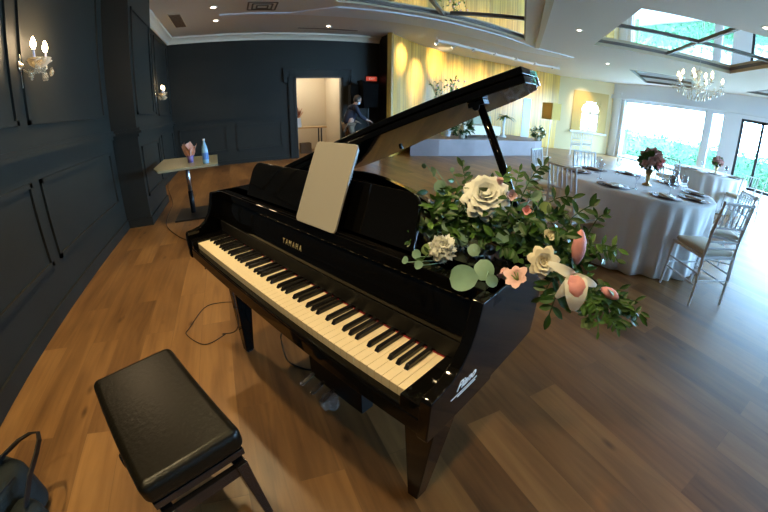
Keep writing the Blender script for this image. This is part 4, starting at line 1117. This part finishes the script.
for k in range(12):
    a = rnd.uniform(0, 6.3); s_ = rnd.uniform(.35, .8); pts = [Vector((math.cos(a) * s_ * q_ ** 1.5 + rnd.gauss(0, .02), math.sin(a) * s_ * .4 * q_ ** 1.5, .2 + q_ * rnd.uniform(1.45, 1.7))) for q_ in (0, .25, .5, .75, 1)]
    mb.tube(pts, [.014, .011, .008, .006, .003], 6)
    for q_ in range(16):
        i = rnd.choice((1, 2, 3)); p = pts[i].lerp(pts[i + 1], rnd.random()); lf.leaf(p, (rnd.gauss(0, 1), rnd.gauss(0, 1), rnd.gauss(0, 1)), (rnd.gauss(0, 1), rnd.gauss(0, 1), 1), .10, .05, .2, 3); bl.append(p)
mb.build('branches', 'tan_cloth', t); o = lf.build('foliage', 'leaf_mid', t); o['kind'] = 'stuff'
for p in bl[::7]:
    mb = MB(); mb.ball(p, .035, 8); mb.build('blossom', 'petal_blush', t, smooth=True)
# white sheet imitating a window reflection, floor lamp, right end of the stage
mb = MB(); mb.prism([(10.2 + .42 * i / 12, 10.3 + .025 * math.sin(i * 2.1)) for i in range(13)] + [(10.2 + .42 * i / 12, 10.32 + .025 * math.sin(i * 2.1)) for i in range(12, -1, -1)], .49, 2.0, lambda p, z: Vector((p[0], p[1], z)))
one(mb, 'drape', 'sheer', 'narrow white sheer drape hanging at the right end of the stage', 'curtain', loc=(10.4, 10.3, .49), smooth=True)
t = thing('floor_lamp', (9.62, 8.36, 0), 'floor lamp with a square ochre shade standing right of the stage', 'lamp')
mb = MB(); mb.lathe([(0, 0), (.16, 0), (.16, .02), (0, .02)], seg=20); mb.build('base_plate', 'steel', t)
mb = MB(); mb.cyl((0, 0, .02), (0, 0, 1.3), .012, seg=8); mb.build('pole', 'steel', t)
mb = MB()
for k in range(4):
    a = k * PI / 2; mb.box((.22 * math.cos(a), .22 * math.sin(a), 1.55), (.006, .44, .55), Matrix.Rotation(a, 3, 'Z'))
mb.build('lamp_shade', 'lampshade', t)

# ================================================================ chiavari chairs
def make_chair(loc_, rz, label, cat='chair', group=None):
    t = thing('banquet_chair', loc_, label, cat, rz, group)    # faces local +Y
    mb = MB(); mb.box((0, 0, .455), (.37, .37, .05)); o = mb.build('seat_cushion', 'chair_cushion', t); q_ = o.modifiers.new('b', 'BEVEL'); q_.width = .022; q_.segments = 3
    for p in o.data.polygons: p.use_smooth = True
    mb = MB(); mb.bb((-.2, -.2, .41), (.2, .2, .432), bev=.004); mb.build('seat_frame', 'chair_white', t)
    for x in (-.185, .185):
        mb = MB(); mb.tube([(x, .185, .42), (x * 1.06, .20, 0)], [.014, .011], 8); mb.build('leg', 'chair_white', t)
        mb = MB(); mb.tube([(x * 1.06, -.225, 0), (x, -.19, .42), (x, -.205, .66), (x * .98, -.245, .90)], [.011, .014, .014, .011], 8); mb.build('leg', 'chair_white', t)
    yz = {.885: -.243, .68: -.208, .56: -.197, .505: -.194}
    for z in yz:
        mb = MB(); mb.cyl((-.185, yz[z], z), (.185, yz[z], z), .0095, seg=8); mb.build('back_rail', 'chair_white', t)
    for i in range(5):
        x = -.185 + .37 * (i + 1) / 6; mb = MB(); mb.cyl((x, -.208, .68), (x, -.243, .885), .007, seg=6); mb.build('spindle', 'chair_white', t)
    for z, in ((.18,), (.28,)):
        for x in (-.193, .193):
            mb = MB(); mb.cyl((x, -.21, z), (x, .192, z), .008, seg=6); mb.build('stretcher', 'chair_white', t)
    for y in (-.21, .193):
        mb = MB(); mb.cyl((-.19, y, .22), (.19, y, .22), .008, seg=6); mb.build('stretcher', 'chair_white', t)
    return t
T1 = Vector((3.84, 1.95)); T2 = Vector((8.75, 2.68))
def face(x, y, tx, ty): return math.atan2(ty - y, tx - x) - PI / 2
G1 = 'white chairs around the nearer table'; G2 = 'white chairs around the farther table'
ch = make_chair((3.38, .92, 0), face(3.38, .92, 3.88, 1.93), 'white spindle-back chair nearest the camera at the right of the near table', group=G1)
for x, y, tx, ty, lab, g in [
    (4.22, 1.07, 3.6, 1.93, 'white spindle-back chair right behind the nearest one at the near table', G1),
    (2.83, 2.02, 3.78, 1.87, 'white spindle-back chair at the left side of the near table, behind the bouquet', G1),
    (3.62, 3.02, 3.95, 2.2, 'white spindle-back chair seen side-on at the far left of the near table', G1),
    (4.40, 2.95, 4.0, 1.9, 'white spindle-back chair on the far side of the near table, back to the stage', G1),
    (7.45, 2.95, 8.75, 2.68, 'white spindle-back chair at the left of the far table, seen above the carafe', G2),
    (8.15, 3.45, 8.75, 2.68, 'white spindle-back chair behind the left edge of the far table', G2),
    (8.15, 1.83, 8.75, 2.6, 'white spindle-back chair pushed in at the near side of the far table', G2),
    (8.95, 1.75, 8.8, 2.68, 'white spindle-back chair at the right end of the far table by the garden door', G2),
    (11.9, 8.9, 13.0, 9.6, 'white spindle-back chair standing alone before the cream wall, nearer the lamp', 'spare white chairs by the arched window'),
    (12.9, 9.1, 14.0, 9.9, 'white spindle-back chair standing alone before the arched window', 'spare white chairs by the arched window')]:
    c = copy_tree(ch); c.location = (x, y, 0); c.rotation_euler.z = face(x, y, tx, ty); relabel(c, lab, 'chair', g)

# ================================================================ round tables
def round_table(c, r, label, clabel, seed):
    t = thing('round_table', (c.x, c.y, 0), label, 'table')
    mb = MB(); mb.lathe([(0, .70), (r - .02, .70), (r - .02, .728), (0, .728)], seg=48); mb.build('table_top', 'table_wood', t)
    for k in range(4):
        a = k * PI / 2 + .6; mb = MB(); mb.cyl((.5 * math.cos(a), .5 * math.sin(a), .0), (.45 * math.cos(a), .45 * math.sin(a), .70), .015, seg=8); mb.build('leg', 'steel', t)
    # cloth
    mb = MB(); rnd = random.Random(seed); N_ = 288; rings = []
    ph_ = [rnd.uniform(0, 6.3) for _ in range(4)]
    def fold(a): return .45 * math.sin(17 * a + ph_[0]) + .4 * math.sin(26 * a + ph_[1] + 1.2 * math.sin(3 * a)) + .3 * math.sin(8 * a + ph_[2]) + .15 * math.sin(39 * a + ph_[3])
    prof_ = [(0, .735, 0), (.35, .735, 0), (.7, .735, 0), (.95, .735, 0), (.99, .733, 0), (1.005, .722, 0), (1.01, .69, .15), (1.005, .6, .4), (1.0, .48, .7), (1.0, .3, .9), (1.01, .12, 1.0), (1.015, .008, 1.05)]
    top = mb.b.verts.new((0, 0, .735))
    for s_, z, f_ in prof_[1:]:
        rings.append([mb.b.verts.new(((r * s_ + f_ * .045 * fold(2 * PI * k / N_)) * math.cos(2 * PI * k / N_), (r * s_ + f_ * .045 * fold(2 * PI * k / N_)) * math.sin(2 * PI * k / N_), z)) for k in range(N_)])
    for k in range(N_): mb.b.faces.new((top, rings[0][k], rings[0][(k + 1) % N_]))
    for a, b in zip(rings, rings[1:]):
        for k in range(N_): j = (k + 1) % N_; mb.b.faces.new((a[k], b[k], b[j], a[j]))
    o = tag(mb.build('tablecloth', 'linen', smooth=True, solid=.003), clabel, 'tablecloth'); o.location = (c.x, c.y, 0)
round_table(T1, .87, 'round banquet table hidden under the nearer white cloth', 'floor-length white cloth on the nearer round table', 1)
round_table(T2, .80, 'round banquet table hidden under the farther white cloth', 'floor-length white cloth on the farther round table by the window', 5)

# place settings
def setting(x, y, rz, lab, g):
    t = thing('charger_plate', (x, y, .737), lab, 'plate', rz, g)
    mb = MB(); mb.lathe([(0, 0), (.12, 0), (.16, .008), (.165, .012), (.12, .006), (0, .004)], seg=28); mb.build('charger', 'rattan', t, smooth=True)
    mb = MB(); mb.lathe([(0, .008), (.06, .008), (.10, .016), (.103, .019), (.06, .013), (0, .012)], seg=28); mb.build('plate', 'plate_white', t, smooth=True)
    mb = MB(); mb.box((0, 0, .021), (.065, .19, .012), bev=.004); mb.build('napkin', 'napkin', t)
    return t
names = ['at the left side of the near table', 'front left of the near table', 'at the front edge of the near table', 'at the front right of the near table', 'at the right side of the near table', 'at the back right of the near table', 'at the far back of the near table', 'at the back left of the near table']
angs = [188, 232, 268, 308, 352, 38, 80, 125]
s0_ = None
for i, (nm, an) in enumerate(zip(names, angs)):
    a = R(an); x, y = T1.x + .68 * math.cos(a), T1.y + .68 * math.sin(a)
    lab = 'woven charger, plate and napkin ' + nm
    if s0_ is None: s0_ = setting(x, y, a + PI / 2, lab, 'place settings on the nearer table')
    else:
        c = copy_tree(s0_); c.location = (x, y, .737); c.rotation_euler.z = a + PI / 2; relabel(c, lab, 'plate', 'place settings on the nearer table')
for nm, an in (('at its left edge', 160), ('at its near left edge', 205), ('at its near edge', 250), ('at its right edge', 295)):
    a = R(an); c = copy_tree(s0_); c.location = (T2.x + .6 * math.cos(a), T2.y + .6 * math.sin(a), .737); c.rotation_euler.z = a + PI / 2
    relabel(c, 'woven charger and plate on the far table ' + nm, 'plate', 'place settings on the farther table')
def glass(x, y, lab, h=.19):
    mb = MB(); mb.lathe([(0, 0), (.032, 0), (.032, .003), (.005, .006), (.004, .08), (.012, .09), (.032, .115), (.036, .14), (.030, .19), (.0285, .19), (.034, .14), (.030, .117), (.010, .094), (0, .094)], seg=16)
    o = mb.build('wine_glass', 'glass', smooth=True); o.location = (x, y, .737); o.scale = (1, 1, 1)
    return tag(o, lab, 'glass', 'wine glasses on the nearer table')
g0 = None
gl = [(206, 'left-hand'), (250, 'front left'), (288, 'front middle'), (338, 'front right'), (15, 'right-hand'), (58, 'back right'), (100, 'back middle'), (155, 'back left')]
for an, nm in gl:
    a = R(an); x, y = T1.x + .5 * math.cos(a), T1.y + .5 * math.sin(a); lab = 'stemmed wine glass, the %s one on the near table' % nm
    if g0 is None: g0 = glass(x, y, lab)
    else:
        c = g0.copy(); C.objects.link(c); c.location = (x, y, .737); relabel(c, lab, 'glass', 'wine glasses on the nearer table')
for (dx, dy, nm) in ((-.35, .1, 'left of'), (-.1, -.35, 'in front of'), (.3, -.25, 'right of')):
    c = g0.copy(); C.objects.link(c); c.location = (T2.x + dx, T2.y + dy, .737); relabel(c, 'stemmed wine glass on the far table %s its small flower vase' % nm, 'glass', 'wine glasses on the farther table')
mb = MB(); mb.lathe([(0, 0), (.05, 0), (.075, .02), (.08, .09), (.045, .15), (.04, .2), (.05, .23), (.047, .23), (.036, .2), (.041, .15), (.075, .09), (.07, .025), (0, .01)], seg=18)
o = mb.build('carafe', 'glass', smooth=True); o.scale = (.8, .8, .9); o.location = (4.24, 1.68, .737); tag(o, 'clear glass carafe at the right of the near table in front of the far table', 'carafe')
# centrepieces
def centre(loc_, sc_, label, seed, col):
    t = thing('flower_centrepiece', loc_, label, 'flowers')
    rnd = random.Random(seed)
    mb = MB(); mb.lathe([(0, 0), (.045 * sc_, 0), (.05 * sc_, .01), (.015 * sc_, .03), (.018 * sc_, .06 * sc_), (.045 * sc_, .16 * sc_), (.04 * sc_, .16 * sc_), (0, .1 * sc_)], seg=16); mb.build('vase', 'brass', t, smooth=True)
    c_ = Vector((0, 0, .24 * sc_)); mb = MB()
    for i in range(70):
        dv = Vector((rnd.gauss(0, 1), rnd.gauss(0, 1), rnd.gauss(0, .8) + .1)).normalized()
        mb.leaf(c_ + dv * .04 * sc_, dv, (rnd.gauss(0, 1), rnd.gauss(0, 1), 1), rnd.uniform(.06, .10) * sc_, .04 * sc_, .2, 3)
    o = mb.build('foliage', 'leaf_dark', t); o['kind'] = 'stuff'
    for i in range(20):
        a_ = i * 2.4; zz_ = 1 - 1.5 * (i + .5) / 20; dv = Vector((math.cos(a_) * math.sqrt(max(.05, 1 - zz_ * zz_)), math.sin(a_) * math.sqrt(max(.05, 1 - zz_ * zz_)), zz_)).normalized(); q_ = c_ + dv * .095 * sc_
        mb = MB(); e = dv.orthogonal().normalized(); g = dv.cross(e)
        for ring, (n_, tilt) in enumerate(((4, .35), (6, .9))):
            for k in range(n_):
                a = 2 * PI * k / n_ + ring; mb.leaf(q_ - dv * .01, (e * math.cos(a) + g * math.sin(a)) * tilt + dv * (1.1 - tilt), dv * -1, .055 * sc_, .05 * sc_, .35, 3, True)
        mb.ball(q_, .028 * sc_, 8)
        mb.build('blossom', col[i % len(col)], t, smooth=True)
    return t
centre((3.84, 1.83, .737), 1.1, 'low pink and dusty-rose centrepiece in a brass vase on the near table', 2, ['petal_pink', 'petal_blush', 'petal_dusty', 'petal_cream', 'leaf_mid'])
centre((8.5, 2.5, .737), 1.0, 'small dusty-rose centrepiece on the far table by the window', 3, ['petal_dusty', 'petal_blush', 'leaf_mid'])

# ================================================================ ceiling fittings
def downlight(x, y, lab):
    t = thing('ceiling_downlight', (x, y, H3), lab, 'ceiling light', 0, 'recessed downlights in the ceiling')
    mb = MB(); mb.lathe([(.045, -.001), (.075, -.001), (.078, -.008), (.05, -.014), (.045, -.010)], seg=24); mb.build('trim_ring', 'white_metal', t, smooth=True)
    mb = MB(); mb.lathe([(0, -.026), (.025, -.024), (.044, -.016), (.046, -.003), (0, -.003)], seg=20); mb.build('lens', 'lamp_white', t)
    return t
d0_ = downlight(DOWN[0][0], DOWN[0][1], 'small lit ceiling spotlight nearer the camera of the two by the grille')
for (x, y, *e_), lab in list(zip(DOWN, ['', 'small lit ceiling spotlight nearer the back wall of the two by the grille', 'small lit ceiling spotlight near the cornice above the doorway', 'ceiling downlight between the two mirrored coffers', 'ceiling downlight at the right edge beside the mirrored coffer', 'ceiling downlight beyond the far corner of the mirrored coffer']))[1:]:
    c = copy_tree(d0_); c.location = (x, y, H3); relabel(c, lab, 'ceiling light', 'recessed downlights in the ceiling')
t = thing('air_grille', (-1.04, 7.95, H3), 'brown slatted air grille in the ceiling by the left cornice', 'vent')
mb = MB(); mb.bb((-.13, -.55, -.012), (.13, .55, -.001)); mb.build('frame', 'cornice', t)
mb = MB()
for k in range(22): mb.box((0, -.5 + k * .0476, -.018), (.22, .022, .008), Matrix.Rotation(R(20), 3, 'X'))
o = mb.build('slats', 'vent_brown', t)
t = thing('ceiling_diffuser', (.6, 7.1, H3), 'dark square four-way diffuser in the ceiling left of the white band', 'vent')
mb = MB()
for s_, z in ((.26, -.004), (.18, -.012), (.10, -.02)):
    for k in range(4): a = k * PI / 2; mb.box((s_ * math.cos(a), s_ * math.sin(a), z), (.03, s_ * 2, .012), Matrix.Rotation(a, 3, 'Z'))
mb.build('louvres', 'vent_dark', t)
t = thing('slot_diffuser', (2.35, 8.95, H3), 'narrow linear air slot in the ceiling just before the back cornice', 'vent')
mb = MB(); mb.bb((-.75, -.03, -.006), (.75, .03, 0)); mb.build('slot', 'vent_dark', t)
# lighting track
TP = [(5.27, 8.72), (5.84, 8.80), (6.52, 9.02), (7.68, 9.26), (8.71, 9.44), (9.82, 9.56), (10.9, 9.3)]
t = thing('lighting_track', (7.7, 9.2, H3), 'long white lighting track with spotlights curving above the stage', 'ceiling light')
mb = MB(); mb.ribbon([(x - 7.7, y - 9.2, -.10) for x, y in TP], .16, .07, (0, 1, 0)); mb.build('track', 'white_metal', t)
for x, y in TP[::2]:
    mb = MB(); mb.cyl((x - 7.7, y - 9.2, -.05), (x - 7.7, y - 9.2, 0), .012, seg=8); mb.build('hanger', 'white_metal', t)
for k, (x, y, tx, ty, e_, tz_) in enumerate(TRK[:7]):
    d_ = Vector((tx - x, ty - y, -.8)).normalized(); b = Vector((x - 7.7, y - 9.25, -.14))
    mb = MB(); mb.cyl(b - d_ * .06, b + d_ * .06, .035, .042, 14); mb.cyl(b - d_ * .02, (x - 7.7, y - 9.22, -.06), .008, seg=6); h = mb.build('spot_head', 'white_metal', t)
    mb = MB(); mb.cyl(b + d_ * .0605, b + d_ * .064, .036, seg=14); mb.build('lens', 'lamp_white', h)

# ================================================================ chandelier
CH = Vector((8.45, 3.2, 2.47))
t = thing('chandelier', tuple(CH), 'crystal chandelier hanging from the mirrored coffer above the tables', 'chandelier')
mb = MB(); mb.cyl((0, 0, .32), (0, 0, H3 + .16 - CH.z), .008, seg=8); mb.lathe([(0, -.03), (.05, -.02), (.06, 0), (0, 0)], (0, 0, H3 + .155 - CH.z), 16); mb.build('rod', 'chrome', t)
mb = MB(); mb.lathe([(0, -.22), (.02, -.2), (.05, -.16), (.02, -.12), (.03, -.05), (.09, -.02), (.03, .02), (.02, .1), (.05, .14), (.02, .2), (.06, .26), (.07, .3), (0, .33)], seg=16); mb.build('stem', 'crystal', t, smooth=True)
for k in range(10):
    a = 2 * PI * k / 10; r_ = .50 if k % 2 == 0 else .34; zz = .02 if k % 2 == 0 else .12
    e = Vector((math.cos(a), math.sin(a), 0))
    mb = MB(); mb.tube([e * .03 + Vector((0, 0, -.02)), e * r_ * .45 + Vector((0, 0, -.12 + zz)), e * r_ * .85 + Vector((0, 0, -.08 + zz)), e * r_ + Vector((0, 0, zz))], .009, 6)
    mb.lathe([(0, 0), (.015, 0), (.055, .015), (.058, .022), (.015, .012), (0, .012)], e * r_ + Vector((0, 0, zz)), 12); am = mb.build('arm', 'crystal', t, smooth=True)
    mb = MB(); mb.cyl(e * r_ + Vector((0, 0, zz + .01)), e * r_ + Vector((0, 0, zz + .09)), .011, seg=8); mb.build('candle_sleeve', 'petal_cream', am)
    mb = MB(); mb.lathe([(0, .085), (.014, .09), (.026, .12), (.022, .15), (.007, .185), (0, .19)], e * r_ + Vector((0, 0, zz)), 10); mb.build('bulb', 'bulb_warm', am, smooth=True)
for k in range(60):
    a = 2 * PI * k / 60 * 7; r_ = (.54, .42, .3, .18)[k % 4]; z = (-.02, -.10, -.16, -.22)[k % 4]
    mb = MB(); mb.lathe([(0, 0), (.005, -.01), (.005, -.03), (.017, -.06), (.010, -.09), (0, -.10)], (r_ * math.cos(a), r_ * math.sin(a), z), 6); mb.build('crystal_drop', 'crystal', t)

# ---------------------------------------------------------------- light
w = bpy.data.worlds.new('sky'); sc.world = w; w.use_nodes = True
nt = w.node_tree; bg = nt.nodes['Background']
bg.inputs['Color'].default_value = (.37, .65, 1., 1); bg.inputs['Strength'].default_value = SKY
def portal(loc, rot, sx, sy):
    l = bpy.data.lights.new('window_portal', 'AREA'); l.shape = 'RECTANGLE'; l.size = sx; l.size_y = sy
    l.cycles.is_portal = True
    o = bpy.data.objects.new('window_portal', l); C.objects.link(o); o.location = loc; o.rotation_euler = rot
portal((15.64, 7.2, 1.28), (0, R(90), 0), 2.5, 3.6)
portal((15.64, 4.89, 1.28), (0, R(90), 0), 2.5, .44)
portal((15.64, .04, 1.25), (0, R(90), 0), 2.4, 7.8)
portal((9.0, -4.33, 1.5), (R(90), 0, 0), 3.1, 2.9)
portal((13.4, -4.33, 1.5), (R(90), 0, 0), 3.5, 2.9)

def spot(loc, power, tgt=None, size=120, col=(1, .76, .40), blend=.6, rad=.06):
    l = bpy.data.lights.new('downlight_lamp', 'SPOT'); l.energy = power; l.color = col; l.spot_size = R(size); l.spot_blend = blend; l.shadow_soft_size = rad
    o = bpy.data.objects.new('downlight_lamp', l); C.objects.link(o); o.location = loc
    d_ = Vector(tgt) - Vector(loc) if tgt else Vector((0, 0, -1))
    o.rotation_euler = d_.to_track_quat('-Z', 'Y').to_euler()
    return o
def point(loc, power, col=(1, .72, .42), rad=.03):
    l = bpy.data.lights.new('bulb_lamp', 'POINT'); l.energy = power; l.color = col; l.shadow_soft_size = rad
    o = bpy.data.objects.new('bulb_lamp', l); C.objects.link(o); o.location = loc
for p in DOWN: spot((p[0], p[1], 3.24), p[2] * DL, None, p[3] if len(p) > 3 else 100)
for p in SCB: point(p, 7)
for x, y, tx, ty, e, tz in TRK: spot((x, y, 3.1), e * TK, (tx, ty, tz), 54, (1, .84, .50), 1., .03)
point((1.9, 10.7, 2.35), 40, (1, .93, .80), .15)
point((9.42, 8.36, 1.55), 6, (1, .75, .4), .05)

# ---------------------------------------------------------------- camera: the wide action-camera lens of the photograph
cd = bpy.data.cameras.new('camera'); cam = bpy.data.objects.new('camera', cd); C.objects.link(cam); sc.camera = cam
cam.location = (0, 0, 1.278)
yaw, pitch, roll = -0.41084329, -0.41098295, 0.01198061
cam.rotation_euler = (Matrix.Rotation(yaw, 4, 'Z') @ Matrix.Rotation(PI / 2 + pitch, 4, 'X') @ Matrix.Rotation(roll, 4, 'Z')).to_euler()
cd.type = 'PANO'; cd.sensor_width = 36; cd.sensor_fit = 'HORIZONTAL'
k = 21.33333333 / 400
tgt = cd if hasattr(cd, 'panorama_type') else cd.cycles
tgt.panorama_type = 'FISHEYE_LENS_POLYNOMIAL'
tgt.fisheye_fov = R(160)
tgt.fisheye_polynomial_k0 = 0.; tgt.fisheye_polynomial_k1 = -1.13094895 * k; tgt.fisheye_polynomial_k2 = 0.
tgt.fisheye_polynomial_k3 = .08472483 * k ** 3; tgt.fisheye_polynomial_k4 = 0.
cd.clip_start = .02; cd.clip_end = 200
vs = sc.view_settings
vs.view_transform = 'Standard'; vs.look = 'None'; vs.gamma = 1.; vs.exposure = EXPO; vs.use_curve_mapping = False
sc.cycles.max_bounces = 10; sc.cycles.sample_clamp_indirect = 6; sc.cycles.caustics_reflective = False; sc.cycles.caustics_refractive = False
